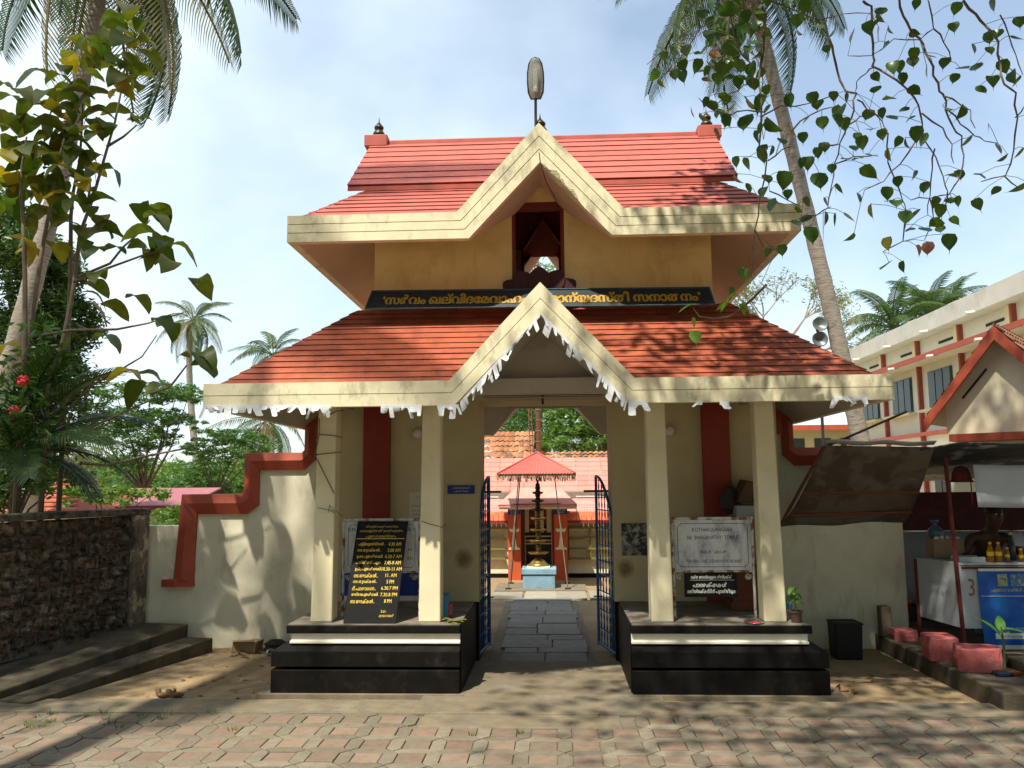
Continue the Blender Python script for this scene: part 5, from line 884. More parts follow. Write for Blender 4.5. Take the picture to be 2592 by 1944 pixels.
MB().box(XF - .75, XF, 4.4, 27.3, 5.55, 5.68).build('sunshade', SCW, sc); MB().box(XF - .77, XF - .74, 4.4, 27.3, 5.53, 5.70).build('sunshade_edge', COPE, sc)
MB().box(XF - .26, XF, 4.4, 27.3, 3.25, 3.36).build('floor_band', COPE, sc); MB().box(XF - .75, XF, 4.4, 27.3, 2.6, 2.72).build('sunshade', SCW, sc)
fb_ = thing('far_block', 'distant cream annexe with red eave line beyond the school block', 'building')
MB().box(10.6, 15.5, 32, 38, 0, 4.2).build('wall', SCY, fb_); MB().box(10.2, 15.8, 31.4, 38, 4.2, 4.35).build('roof_slab', SCW, fb_); MB().box(10.2, 15.8, 31.36, 31.4, 4.14, 4.38).build('eave_edge', COPE, fb_)
for x in (11.0, 12.2, 13.4): MB().box(x, x + .75, 31.96, 32.02, 2.4, 3.8).build('window', mat('window_dark', (.05, .065, .06)), fb_)
# loudspeakers on a post by the right palm
ls = thing('loudspeaker_post', 'pair of grey horn loudspeakers on a pole beside the right palm', 'loudspeaker'); c_ = at(1850 + 615 / 2.765, 650 + 580 / 2.765, 9)
MB().tube([(c_.x, 9.05, 0), (c_.x, 9.05, c_.z + .3)], .03, 6).build('pole', METAL, ls)
for dz in (0, .3):
    h_ = MB().lathe([(.02, .25), (.035, .1), (.08, .02), (.15, -.03), (.155, -.035), (.13, -.02), (.03, .06)], k=16); o = h_.build('horn', mat('horn_grey', (.14, .15, .15), .4, .1, metal=.3), ls, smooth=True); o.matrix_local = Matrix.Translation((c_.x + (.02 if dz else 0), 8.95, c_.z + dz)) @ Matrix.Rotation(math.radians(-90 if not dz else -100), 4, 'X')
# far roofs on the left
rh = thing('red_tiled_house', 'low house with red tiled hip roof beyond the laterite wall', 'house'); MB().box(-17, -12.9, 14.4, 18, 0, 1.2).build('wall', SHC, rh)
b = MB(); b.add([(-17.4, 14, 1.15), (-12.45, 14, 1.18), (-13.4, 16, 2.2), (-16.5, 16, 2.2), (-12.45, 18.2, 1.18), (-17.4, 18.2, 1.15)], [(0, 1, 2, 3), (1, 4, 2), (5, 0, 3), (4, 5, 3, 2)]); b.build('roof', mat('dull_red_tile', (.36, .10, .06), .85, .2, 5, .1, 20), rh)
for j in range(9): a = j / 9; A = lerp((-17.4, 13.97, 1.17), (-16.5, 15.97, 2.22), a); B = lerp((-12.45, 13.97, 1.2), (-13.4, 15.97, 2.22), a); MB().slab([A, B, B + V((0, .03, .05)), A + V((0, .03, .05))], (0, .1, .04)).build('tile_row', MAT['dull_red_tile'], rh)
sd2 = thing('tin_shed', 'long low shed with mauve-red sheet roof behind the left wall', 'shed'); MB().box(-13.9, -10.8, 16.4, 19, 0, 1.2).build('wall', SHC, sd2); MB().slab([(-14.2, 16, 1.22), (-10.4, 16, 1.24), (-10.7, 19.2, 1.72), (-14.2, 19.2, 1.72)], (0, 0, .04)).build('roof', mat('mauve_sheet', (.34, .12, .13), .5, .12, 4), sd2); MB().box(-14.2, -10.42, 15.97, 16, 1.16, 1.26).build('eave_board', DKR, sd2)
# ---------------------------------------------------------------- vegetation
BARK = mat('palm_bark', (.27, .235, .19), .95, .2, 5, .5, 18, col2=(.13, .11, .085), c2=(.48, .66), s2=6, st=(1, 1, 7)); TWIG = mat('twig_bark', (.17, .125, .085), .9, .25, 14, .2, 40); TRUNK = mat('tree_bark', (.11, .085, .06), .95, .25, 5, .4, 20)
PALML = leafmat('palm_leaflet', (.03, .065, .016), (.07, .11, .025), .35, .3, .35); PALMD = leafmat('dry_palm_leaflet', (.17, .15, .06), (.26, .21, .10), .3, .25, .6); PALMF = leafmat('far_palm_leaflet', (.06, .12, .03), (.16, .18, .06), .35, .3, .5)
def frond_mesh(nm, Ln, n, lmax, w, rise, droop, hang, m, seed, taper=.9):
    r = random.Random(seed); b = MB()
    def ra(s): return V((Ln * (s - .12 * droop * s * s), 0, Ln * (rise * s - droop * .55 * s * s)))
    b.tube([ra(i / 10) for i in range(11)], [.03 * Ln / 4 * (1 - .85 * i / 10) + .004 for i in range(11)], 5)
    for i in range(n):
        s = .13 + .87 * (i + .5) / n; p = ra(s); t = (ra(min(1, s + .02)) - ra(s - .02)).normalized(); l = lmax * (math.sin(math.pi * (.16 + .80 * s)) ** .6)
        for sd in (-1, 1):
            d = (t * (.45 + .5 * s) + V((0, sd, 0)) * (1 - .25 * s) + V((0, 0, .18 - .1 * hang))).normalized(); ll = l * r.uniform(.85, 1.08)
            a1 = p + d * ll * .5 + V((0, 0, -hang * ll * .12)); a2 = p + d * ll * (1 - .25 * hang) + V((0, 0, -hang * ll * r.uniform(.5, .75)))
            q = t * w * .5
            b.add([p - q * .7, p + q * .7, a1 + q, a1 - q, a2], [(0, 1, 2, 3), (3, 2, 4)])
    return b.mesh(nm, m)
def palm(label, base, top, rbase, rtop, fronds, nf, Ln, seed, group, mid=None, el=(-.9, .9), rings=True, nuts=True, sel=None, cat='palm tree'):
    r = random.Random(seed); base, top = V(base), V(top); t = thing('coconut_palm', label, cat, group)
    mid = V(mid) if mid else (base + top) / 2
    pts = [base * (1 - u) ** 2 + mid * 2 * u * (1 - u) + top * u * u for u in [i / 40 for i in range(41)]]
    pts = [(1 - u) ** 2 * base + 2 * u * (1 - u) * (2 * mid - .5 * (base + top)) + u * u * top for u in [i / 40 for i in range(41)]]
    MB().tube(pts, [rtop + (rbase - rtop) * (1 - i / 40) ** 1.3 + (.012 * (i % 2)) for i in range(41)], 10).build('trunk', BARK, t, smooth=True)
    for i in range(nf):
        a = i * 2.399 + r.uniform(-.2, .2); e = el[1] - (el[1] - el[0]) * (i / (nf - 1)) ** .9
        if sel and not sel(a % (2 * math.pi), e): continue
        k = r.choice(fronds if e > -.4 or len(fronds) < 3 else fronds[1:]); o = link('frond', k, t, top + V((math.cos(a), math.sin(a), 0)) * rtop * .6 + V((0, 0, .1)), (r.uniform(-.3, .3), -e, a)); s = r.uniform(.88, 1.08) * Ln; o.scale = (s, s, s)
    if nuts:
        for i in range(7): a = r.uniform(0, 6.3); MB().lathe([(.01, -.13), (.09, -.07), (.11, 0), (.08, .08), (.01, .12)], top + V((math.cos(a) * (rtop + .12), math.sin(a) * (rtop + .12), -.25 - r.uniform(0, .25))), 10).build('coconut', mat('coconut_green', (.17, .15, .04), .5, .2), t, smooth=True)
    return t
F1 = frond_mesh('frond', 1., 62, .25, .0115, .42, 1.15, .75, PALML, 1); F2 = frond_mesh('frond', 1., 62, .25, .0115, .25, 1.1, 1.1, PALML, 2); F3 = frond_mesh('frond', 1., 40, .20, .010, .10, .9, 1.5, PALMD, 3)
G1 = frond_mesh('frond', 1., 30, .22, .018, .40, 1.45, 1.0, PALMF, 4); G2 = frond_mesh('frond', 1., 30, .22, .018, .22, 1.4, 1.3, PALMF, 5); G3 = frond_mesh('frond', 1., 24, .2, .016, .1, .9, 1.5, PALMD, 6)
PALMK = leafmat('dark_far_palm', (.03, .07, .02), (.08, .12, .035), .35, .25, .5); H1 = frond_mesh('frond', 1., 30, .24, .022, .55, 1.3, .9, PALMK, 7); H2 = frond_mesh('frond', 1., 30, .24, .022, .35, 1.3, 1.2, PALMK, 8)
A1 = lambda x, y, Y: at(x / 2.369, y / 2.369, Y); A5 = lambda x, y, Y: at(x / 2.369, 650 + y / 2.369, Y); A4 = lambda x, y, Y: at(1800 + x / 2.37, y / 2.37, Y); A3 = lambda x, y, Y: at(1300 + x / 2.37, 100 + y / 2.37, Y); A8p = lambda x, y, Y: at(1850 + x / 2.765, 650 + y / 2.765, Y)
# tall palm at the upper left: its crown is above the picture, fronds hang into it
b0 = A5(60, 500, 8); b0.z = 0; b0.x -= 1.0
LPt = A1(670, -520, 8)
palm('tall leaning coconut palm at the upper left with drooping fronds', b0, LPt, .21, .13, [F1, F2, F3], 30, 4.4, 21, 'coconut palms', mid=A1(330, 1180, 8), el=(-1.0, 1.0))
# leaning palm at the right
b0 = A8p(905, 1300, 9); RPt = A4(190, -230, 9); c1 = A8p(620, 80, 9); b0 = V((b0.x + .35, 9, 0))
palm('leaning coconut palm trunk at the right rising behind the gatehouse', b0, RPt, .20, .125, [F1, F2, F3], 30, 3.2, 22, 'coconut palms', mid=A8p(730, 500, 9), el=(-.8, 1.0))
# far palms
tp_ = A5(1160, 390, 40); palm('slender far coconut palm against the sky left of the gatehouse', (A5(1210, 1400, 40).x + .2, 40, 0), tp_, .22, .15, [H1, H2, G2, G3], 26, 2.6, 23, 'coconut palms', mid=A5(1140, 800, 40), el=(-1.2, 1.1))
tp_ = A5(1640, 600, 34); palm('far palm crown peeking over the left end of the lower roof', (tp_.x, 34, 0), tp_, .2, .15, [H1, G2], 18, 2.2, 24, 'coconut palms', el=(-.5, 1.1))
tp_ = A5(1600, 1000, 30); palm('short far palm under the left eaves', (tp_.x, 30, 0), tp_, .2, .14, [G1, H2, G3], 18, 2.4, 25, 'coconut palms', el=(-1.1, .8))
for (x, y, Y, sd_, lab) in ((1140, 520, 30, 26, 'bushy palm crown above the far end of the school parapet'), (1410, 440, 31, 27, 'second palm crown above the school parapet'), (1545, 430, 34, 28, 'third palm crown mostly hidden by the school parapet')):
    tp_ = A8p(x, y, Y); palm(lab, (tp_.x, Y, 0), tp_, .2, .15, [H1, H2], 24, 2.7, sd_, 'coconut palms', el=(-.5, 1.3))
tp_ = A5(470, 1150, 26); palm('low palm in the grove behind the laterite wall', (tp_.x, 26, 0), tp_, .18, .12, [G1, G2, G3], 14, 2.8, 29, 'coconut palms', el=(-1., .9))
# palm behind the photographer whose shadow falls on the left wall and roof
palm('tall coconut palm beside the road at the left', (-3.75, -5.0, -.02), (-6.5, -5.0, 14.4), .20, .13, [F1, F2, F3], 14, 4.0, 30, 'coconut palms', el=(-.7, .8))
# leaf clouds
def cloud(blobs, size, m, name, parent, seed, asp=.5, clump=.35, flat=0.):
    r = np.random.RandomState(seed); C = []
    for (x, y, z, rx, ry, rz, n) in blobs:
        nc = max(3, n // 26); d = r.normal(size=(nc, 3)); d /= np.linalg.norm(d, axis=1)[:, None]; d *= (r.uniform(.25, 1., nc) ** .55)[:, None]
        cc = np.array([x, y, z]) + d * np.array([rx, ry, rz]); idx = r.randint(0, nc, n); q = r.normal(size=(n, 3)) * clump * min(rx, rz) * np.array([1, 1, .7 if not flat else flat]); C.append(cc[idx] + q)
    C = np.concatenate(C); n = len(C); a = r.normal(size=(n, 3)); a[:, 2] *= .6; a /= np.linalg.norm(a, axis=1)[:, None]; b = r.normal(size=(n, 3)); b -= a * (a * b).sum(1)[:, None]; b /= np.linalg.norm(b, axis=1)[:, None]
    s = (size * r.uniform(.6, 1.3, n))[:, None]; Vv = np.stack([C - a * s, C + b * s * asp * .5 - a * s * .1, C + a * s, C - b * s * asp * .5 - a * s * .1], 1).reshape(-1, 3)
    me = bpy.data.meshes.new(name); me.vertices.add(n * 4); me.vertices.foreach_set('co', Vv.ravel()); me.loops.add(n * 4); me.loops.foreach_set('vertex_index', np.arange(n * 4)); me.polygons.add(n); me.polygons.foreach_set('loop_start', np.arange(n) * 4); me.polygons.foreach_set('loop_total', np.full(n, 4)); me.update(calc_edges=True); me.materials.append(m); return link(name, me, parent)
def limbs(base, tips, r0, m, parent, seed, name='trunk', fork=.35):
    r = random.Random(seed); b = MB(); base = V(base); c = sum((V(t) for t in tips), V()) / len(tips); fk = lerp(base, c, fork); fk.x += r.uniform(-.1, .1)
    b.tube([base, lerp(base, fk, .5) + V((r.uniform(-.1, .1), 0, 0)), fk], [r0, r0 * .85, r0 * .7], 8)
    for t in tips:
        t = V(t); mid = lerp(fk, t, .5) + V((r.uniform(-.3, .3), r.uniform(-.3, .3), r.uniform(-.1, .4))); b.tube([fk, mid, t], [r0 * .5, r0 * .3, r0 * .08], 6)
    return b.build(name, m, parent, smooth=True)
DKG = leafmat('dark_leaf', (.022, .055, .014), (.07, .13, .03), .5, .3); MIDG = leafmat('mid_leaf', (.04, .10, .025), (.10, .19, .045), .5, .35); BRG = leafmat('bright_leaf', (.07, .15, .03), (.17, .26, .06), .4, .4); PALEG = leafmat('pale_leaf', (.13, .16, .07), (.24, .25, .13), .4, .35)
def tree(label, base, blobs, size, m, seed, r0=.2, clump=.35, asp=.5, flat=0, cat='tree', name='leafy_tree', group='trees behind the walls', fork=.35, bark=TRUNK):
    t = thing(name, label, cat, group); limbs(base, [(x, y, z) for x, y, z, *_ in blobs for _k in (0,)], r0, bark, t, seed, fork=fork); cloud(blobs, size, m, 'crown', t, seed, asp, clump, flat); return t
def bl5(lst, Y, dy=1.2, reg=A5, n=1.):
    out = []
    for x, y, rx, rz, cnt in lst:
        p = reg(x, y, Y); sc_ = (Y + 7.33) / (2592 * FPX) / 2.369; out.append((p.x, p.y + rnd.uniform(-.5, .5), p.z, rx * sc_, dy, rz * sc_, int(cnt * n)))
    return out
p0 = A5(250, 1300, 12); tree('dense dark creeper-covered tree behind the palm at the left', (p0.x, 12, 0), bl5([(60, -100, 200, 220, 4500), (250, 100, 200, 240, 5200), (400, 60, 110, 150, 2600), (400, 380, 130, 200, 4400), (150, 450, 250, 260, 6000), (350, 700, 150, 150, 3400), (60, 800, 200, 250, 3800), (370, 950, 130, 160, 2000), (20, -280, 120, 120, 900)], 12, 1.4), .095, DKG, 31, .3, .22)
p0 = A5(900, 1500, 24); tree('spreading feathery tree in the middle of the left grove', (p0.x, 24, 0), bl5([(700, 800, 130, 60, 900), (900, 830, 140, 60, 1200), (1050, 810, 120, 60, 900), (1150, 830, 90, 50, 600), (800, 960, 160, 70, 1400), (980, 960, 120, 60, 1000), (650, 1060, 150, 80, 1400), (860, 1090, 130, 80, 1200), (560, 900, 100, 80, 700), (740, 1220, 120, 110, 1200), (1000, 1060, 80, 40, 350)], 24, 1.6), .12, MIDG, 32, .12, .30, .45, .35)
p0 = A5(1250, 1500, 27); tree('thin feathery tree between the far palm and the eaves', (p0.x, 27, 0), bl5([(1190, 1150, 90, 40, 700), (1300, 1090, 110, 50, 800), (1450, 1080, 120, 60, 1000), (1540, 1120, 80, 60, 700), (1330, 1200, 140, 60, 900), (1180, 1010, 60, 30, 300), (1480, 1170, 90, 50, 500)], 27, 1.6), .12, MIDG, 33, .09, .30, .45, .35)
p0 = A5(1150, 1500, 36); tree('dark bushy tree low on the horizon behind the far palm', (p0.x, 36, 0), bl5([(1150, 1370, 130, 100, 1300), (1000, 1400, 130, 80, 900), (800, 1390, 160, 90, 1300), (1350, 1400, 140, 90, 1200), (560, 1400, 180, 100, 1300), (1250, 1280, 100, 70, 600), (350, 1380, 180, 120, 1200)], 36, 2.), .2, MIDG, 34, .25, .35)
p0 = A5(1400, 1500, 45); tree('pale hazy bushes at the far end of the left grove', (p0.x, 45, 0), bl5([(1350, 1330, 160, 70, 1000), (1000, 1340, 200, 90, 1000), (1480, 1300, 120, 90, 800), (700, 1330, 220, 100, 900), (450, 1340, 180, 120, 800)], 45, 2.5), .25, BRG, 35, .2, .4)
p0 = A5(1000, 1500, 62); tree('distant green treeline closing the left grove', (p0.x, 62, 0), bl5([(300, 1330, 200, 110, 900), (600, 1290, 200, 130, 1100), (900, 1310, 200, 110, 1100), (1200, 1330, 180, 90, 1000), (1450, 1300, 160, 110, 1000), (1650, 1320, 160, 90, 700), (100, 1300, 160, 140, 700)], 62, 3.), .36, MIDG, 39, .3, .3)
sh1 = A5(1000, 1560, 5.5); tree('bright green shrub behind the low wall by the red coping', (sh1.x, 5.5, 0), bl5([(960, 1580, 60, 60, 320), (1050, 1550, 60, 70, 350), (1100, 1600, 40, 50, 150)], 5.5, .5), .06, BRG, 36, .04, .3, .6, cat='shrub', name='shrub', group='shrubs along the left')
p0 = A5(560, 1500, 11); tree('light green saplings just behind the laterite wall', (p0.x, 11, 0), bl5([(480, 1430, 90, 50, 350), (620, 1410, 90, 60, 350), (760, 1430, 100, 60, 400), (880, 1420, 70, 50, 250)], 11, .6), .09, BRG, 37, .05, .3, .6, cat='shrub', name='shrub', group='shrubs along the left')
# trees behind the gate and shrine, bare tree on the right
def bl3(lst, Y, dy): return [((q := at(1100 + x / 3.318, 1000 + y / 3.318, Y)).x, q.y, q.z, rx * (Y + 7.33) / (2592 * FPX) / 3.318, dy, rz * (Y + 7.33) / (2592 * FPX) / 3.318, cnt) for x, y, rx, rz, cnt in lst]
tree('dense green tree with pale leaves framed by the gate on the right of the mast', (3.0, 17.5, 0), bl3([(1150, 220, 230, 140, 1800), (1350, 380, 160, 120, 1100), (1050, 380, 150, 110, 900), (1500, 300, 200, 200, 1000), (1200, 0, 300, 160, 900), (1400, 100, 200, 150, 800)], 17.5, 1.2), .10, BRG, 41, .25, .16, .55, group='trees behind the shrine')
tree('fine-leaved dark tree framed by the gate on the left of the mast', (-2.2, 20, 0), bl3([(700, 250, 200, 160, 2600), (560, 330, 160, 120, 1600), (800, 100, 220, 160, 2000), (500, 100, 250, 200, 1600), (900, 300, 150, 200, 1600), (1000, 500, 500, 200, 3500), (1300, 450, 300, 180, 2500)], 20, 1.6), .085, MIDG, 42, .25, .3, .35, group='trees behind the shrine')
tree('tall drooping tree seen through the upper window', (-.3, 22, 0), [(-.2, 22, 7.6, 2.4, 1.8, 2.2, 5200), (-1.2, 22, 5.6, 2.6, 1.8, 2.0, 3000), (1.0, 22, 5.6, 2.4, 1.8, 2.0, 3000)], .17, BRG, 43, .3, .3, .3, group='trees behind the shrine')
bt3 = thing('sparse_tree', 'pale sparse-leaved tree under the right upper eaves', 'tree', 'trees behind the walls'); Yb = 26; r6 = random.Random(8); base = A8p(300, 700, Yb); tw = MB(); tips = []
def grow(p, d, l, r, dep):
    q = p + d * l + V((0, 0, .05)); tw.tube([p, lerp(p, q, .5) + V((r6.uniform(-.1, .1), 0, r6.uniform(-.1, .1))) * l * .5, q], [r, r * .8, r * .6], 5, False)
    if dep == 0: tips.append(q); return
    for _ in range(r6.choice([2, 3, 3])):
        nd = (d + V((r6.uniform(-.9, .9), r6.uniform(-.5, .5), r6.uniform(-.45, .55)))).normalized(); grow(q, nd, l * r6.uniform(.62, .85), r * .6, dep - 1)
    if dep < 3: tips.append(q)
grow(V((base.x, Yb, base.z - 7)), V((.02, 0, 1)), 6.4, .22, 0); st0 = V((base.x + .1, Yb, base.z - .7))
for dx, dz in ((-.5, 1), (.35, .9), (.9, .45), (0, 1.2)): grow(st0, V((dx, r6.uniform(-.2, .2), dz)).normalized(), 1.45, .10, 4)
tw.build('trunk', mat('pale_bark', (.34, .28, .22), .9, .15), bt3); cloud([(t.x, t.y, t.z, .28, .28, .22, 16) for t in tips], .09, PALEG, 'crown', bt3, 44, .5, .6)
# garden growth behind the laterite wall at the left: ornamental palm and flowers
AF = frond_mesh('frond', 1., 34, .34, .022, .45, .9, .35, leafmat('garden_palm_leaflet', (.016, .045, .011), (.045, .085, .02), .3, .2, .5), 51)
gp = thing('garden_palm', 'low dark feathery palm arching over the laterite wall', 'palm', loc=(0, 0, 0)); Yg = 1.0; r7 = random.Random(17); c_ = A5(110, 1150, Yg)
MB().tube([(c_.x, Yg, 0), (c_.x, Yg, c_.z)], [.07, .05], 8).build('stem', TRUNK, gp)
for i, (a, e, s_) in enumerate([(.0, .75, 1.5), (.35, .35, 1.35), (-.3, .10, 1.3), (.3, -.2, 1.2), (2.6, .6, 1.3), (3.3, .1, 1.3), (-1.2, .3, 1.2), (-1.9, .8, 1.3), (1.2, .9, 1.4), (-.5, 1.1, 1.3), (-.9, -.2, 1.2), (2.9, -.4, 1.2), (-2.4, -.1, 1.2), (-.15, -.45, 1.1), (1.9, .3, 1.2), (.6, -.5, 1.0)]):
    link('frond', AF, gp, (c_.x + .05 * math.cos(a), Yg + .05 * math.sin(a), c_.z - .05), (r7.uniform(-.4, .4), -e, a), (s_,) * 3)
tree('dark leafy thicket at the far left behind the laterite wall', (-7.2, 3, 0), bl5([(60, 1150, 170, 200, 1700), (190, 1280, 120, 160, 900), (40, 1400, 160, 130, 900), (240, 1050, 90, 130, 500), (330, 1330, 100, 90, 450)], 3, .6), .075, DKG, 38, .05, .3, .5, cat='shrub', name='shrub', group='shrubs along the left')
fg = thing('flowering_shrub', 'leafy shrub with two red flower heads at the left edge', 'shrub', 'shrubs along the left'); c_ = A5(60, 900, .7)
limbs((c_.x - .2, .7, 0), [(c_.x + .1, .7, c_.z + .25), (c_.x - .2, .7, c_.z), (c_.x + .25, .7, c_.z - .1)], .03, TRUNK, fg, 5, 'stem'); cloud([(c_.x, .75, c_.z - .1, .35, .3, .45, 420), (c_.x - .2, .8, c_.z - .6, .4, .3, .4, 300), (c_.x + .1, .9, c_.z + .5, .4, .3, .35, 200)], .07, MIDG, 'foliage', fg, 52, .6, .4)
for x, y in ((135, 745), (80, 930)):
    p = A5(x, y, .45); b = MB(); r8 = random.Random(x)
    for i in range(70):
        d = V((r8.gauss(0, 1), r8.gauss(0, 1), r8.gauss(0, .8))).normalized(); q = p + d * .062 * r8.uniform(.6, 1); t1 = d.cross(V((.3, .2, 1))).normalized() * .02; t2 = d.cross(t1).normalized() * .02; b.add([q - t1, q + t2 + d * .008, q + t1, q - t2 + d * .008], [(0, 1, 2, 3)])
    b.build('flower_head', mat('flower_red', (.62, .06, .07), .6, .2, island=.35), fg)
# big-leaved sapling (left)
tk = thing('broad_leaved_sapling', 'tall sapling with large drooping yellow-green leaves at the left', 'tree', 'trees behind the walls'); Yt = 1.1
TKB = mat('sapling_bark', (.20, .16, .11), .9, .2, 10, .2, 40)
stems = [[(122 * 2.369, 2330, .9), (380, 2040, 1), (440, 1740, 1), (480, 1400, 1.), (560, 1180, 1.1), (640, 900, 1.1), (690, 730, 1.1), (740, 480, 1.15), (760, 280, 1.2)], [(400, 2200, 1.2), (425, 1659, 1.2), (425, 1300, 1.2), (440, 1150, 1.2), (480, 950, 1.2), (495, 700, 1.2), (500, 400, 1.2)], [(150, 2200, .9), (230, 1650, .9), (270, 1400, .9), (310, 1200, .9), (340, 1000, .9), (385, 830, .9)], [(150, 2100, .8), (150, 1640, .8), (140, 1350, .8), (125, 1180, .8), (130, 1000, .8), (160, 820, .8)]]
brs = [[(470, 1660), (660, 1580), (740, 1480), (830, 1400), (900, 1320)], [(440, 1690), (640, 1610), (860, 1530), (960, 1500)], [(640, 880), (740, 820), (820, 750)], [(520, 1250), (540, 1130), (540, 1060)], [(190, 2020), (430, 1980), (700, 1975), (880, 1940), (1100, 1875)], [(280, 2635), (420, 2440), (550, 2310), (700, 2230), (850, 2140), (940, 2010)], [(480, 2775), (640, 2790), (900, 2730), (1160, 2680)], [(900, 2360), (1020, 2320), (1120, 2190)], [(150, 2800), (480, 2590), (880, 2410)], [(560, 1810), (620, 1880), (640, 1960)]]
pts_all = []
for i, s_ in enumerate(stems):
    pp_ = [A1(x, y, Yt + (d - 1.) * 1.2) for x, y, d in s_]; MB().tube([V((pp_[0].x, pp_[0].y, 0))] + pp_, [.03] + [.022 * (1 - k / len(pp_)) + .005 for k in range(len(pp_))], 7).build('stem', TKB, tk, smooth=True); pts_all += pp_
for s_ in brs:
    pp_ = [A1(x, y, Yt - .1) for x, y in s_]; MB().tube(pp_, [.014 * (1 - k / len(pp_)) + .004 for k in range(len(pp_))], 6).build('branch', TKB, tk, smooth=True); pts_all += pp_
TL1 = leafmat('sapling_leaf', (.045, .085, .013), (.12, .13, .02), .35, .4); TL2 = leafmat('yellowing_leaf', (.30, .20, .015), (.20, .17, .02), .35, .45)
def big_leaf(nm, m, seed):
    r = random.Random(seed); b = MB(); us = [0, .08, .2, .35, .5, .65, .8, .92, 1]; ws = [.05, .38, .70, .92, 1, .95, .76, .44, .04]; L_, Wd = 1., .27
    for u, w in zip(us, ws):
        z = .24 * math.sin(u * 2.8) - .42 * u * u; x = u * (1 - .16 * u)
        for k in (-1, -.5, 0, .5, 1): b.v.append((x * L_ + .01 * r.uniform(-1, 1), k * w * Wd * r.uniform(.92, 1.08), z + .05 * abs(k) * w + .03 * r.uniform(-1, 1) * abs(k)))
    for i in range(len(us) - 1):
        for j in range(4): a = i * 5 + j; b.f.append((a, a + 5, a + 6, a + 1))
    return b.mesh(nm, m, True)
bl_g = [big_leaf('leaf', TL1, k) for k in range(3)]; bl_y = [big_leaf('leaf', TL2, k + 5) for k in range(2)]
TL = [(680, 130), (760, 110), (850, 190), (660, 230), (860, 270), (740, 250), (880, 350), (640, 290), (700, 400), (620, 370), (460, 300), (550, 310), (430, 360), (840, 460), (810, 530), (240, 480), (390, 440), (560, 490), (400, 560), (600, 590), (470, 560), (200, 640), (60, 650), (290, 600), (390, 630, 1), (300, 700, 1), (600, 680), (40, 720), (170, 740), (420, 730, 1), (560, 780), (620, 830), (40, 820), (270, 780), (420, 800), (260, 860), (230, 930), (300, 980), (30, 930, 1), (90, 880), (190, 890), (560, 960), (480, 980), (640, 1040), (420, 960), (30, 1080, 1), (230, 1120), (160, 1200), (400, 1240, 1), (470, 1230), (590, 1240), (520, 1280), (600, 1340), (400, 1370), (600, 1400), (650, 1430), (120, 1470, 1), (150, 1320), (330, 1520, 1), (200, 1560, 1), (580, 1510), (670, 1520), (800, 730, 0, .5), (860, 730, 0, .5), (790, 740, 0, .4), (845, 1265), (950, 1270), (920, 1320), (990, 1350), (870, 1430), (960, 1460), (930, 1510), (820, 1505), (1050, 1530), (880, 1560), (970, 1590), (1010, 1600), (490, 1450), (100, 760), (130, 560), (330, 520), (500, 640), (10, 560), (70, 980, 1), (150, 1040), (360, 860), (90, 1250), (250, 1280), (200, 1000), (330, 1150)]
TL += [(x, y + 1540, *k) for x, y, *k in [(960, 400), (985, 460), (1200, 210), (810, 285), (570, 180), (540, 240), (670, 310), (620, 510), (1230, 610), (1210, 670), (1110, 615, 0, .5), (880, 730), (770, 770, 1), (840, 790), (970, 800), (600, 140), (60, 560, 1), (130, 640)]]
r12 = random.Random(19)
for q_ in range(70):
    a_ = r12.choice(stems); i_ = r12.randrange(3, len(a_)); TL.append((a_[i_][0] + r12.uniform(-110, 90), a_[i_][1] + r12.uniform(-120, 120), 1 if r12.random() < .2 else 0, r12.uniform(.75, 1.05)))
for q in TL:
    y_ = len(q) > 2 and q[2]; s_ = (q[3] if len(q) > 3 else 1) * rnd.uniform(.26, .36); Yl = Yt + rnd.uniform(-.45, .35); p = A1(q[0], q[1], Yl)
    near_ = min(pts_all, key=lambda w: (w - p).length); d = p - near_; az = math.atan2(d.y + rnd.uniform(-.25, .25), d.x if abs(d.x) > .02 else rnd.uniform(-1, 1)) + rnd.uniform(-.5, .5)
    o = link('leaf', rnd.choice(bl_y if y_ else bl_g), tk, p - V((math.cos(az), math.sin(az), 0)) * s_ * .42 + V((0, 0, .12 * s_)), (rnd.uniform(-.5, .5), rnd.uniform(-.35, .3), az), (s_ * 1.3, s_ * rnd.uniform(1.0, 1.35), s_ * rnd.uniform(.9, 1.5)))
# peepal tree: hanging branches at the right, crown above the road
pt = thing('peepal_tree', 'peepal tree whose bare twigs and heart-shaped leaves hang in from the upper right', 'tree', 'trees behind the walls'); pt['group'] = 'roadside trees'
ptk = MB().tube([(6.6, -5.2, -.05), (6.4, -5.0, 2.5), (5.9, -4.8, 4.6), (4.8, -4.3, 6.4)], [.42, .36, .30, .20], 12); ptk.build('trunk', TRUNK, pt, smooth=True)
lb = MB()
for e in ((1.5, -4.6, 7.6), (-1.2, -5.4, 7.8), (3.0, -1.8, 7.2), (4.2, -.9, 6.4), (2.6, -3.6, 8.2), (0.4, -3.2, 7.6), (5.6, -1.5, 6.6)): lb.tube([(4.8, -4.3, 6.4), lerp((4.8, -4.3, 6.4), e, .5) + V((0, 0, .4)), e], [.13, .07, .02], 7)
lb.build('limb', TRUNK, pt, smooth=True)
PL1 = leafmat('peepal_leaf', (.035, .085, .018), (.075, .14, .03), .35, .35, .3); PL2 = leafmat('peepal_yellow', (.32, .24, .02), (.22, .20, .03), .4, .4, .35); PL3 = leafmat('peepal_pink', (.32, .14, .10), (.25, .12, .08), .3, .4, .35)
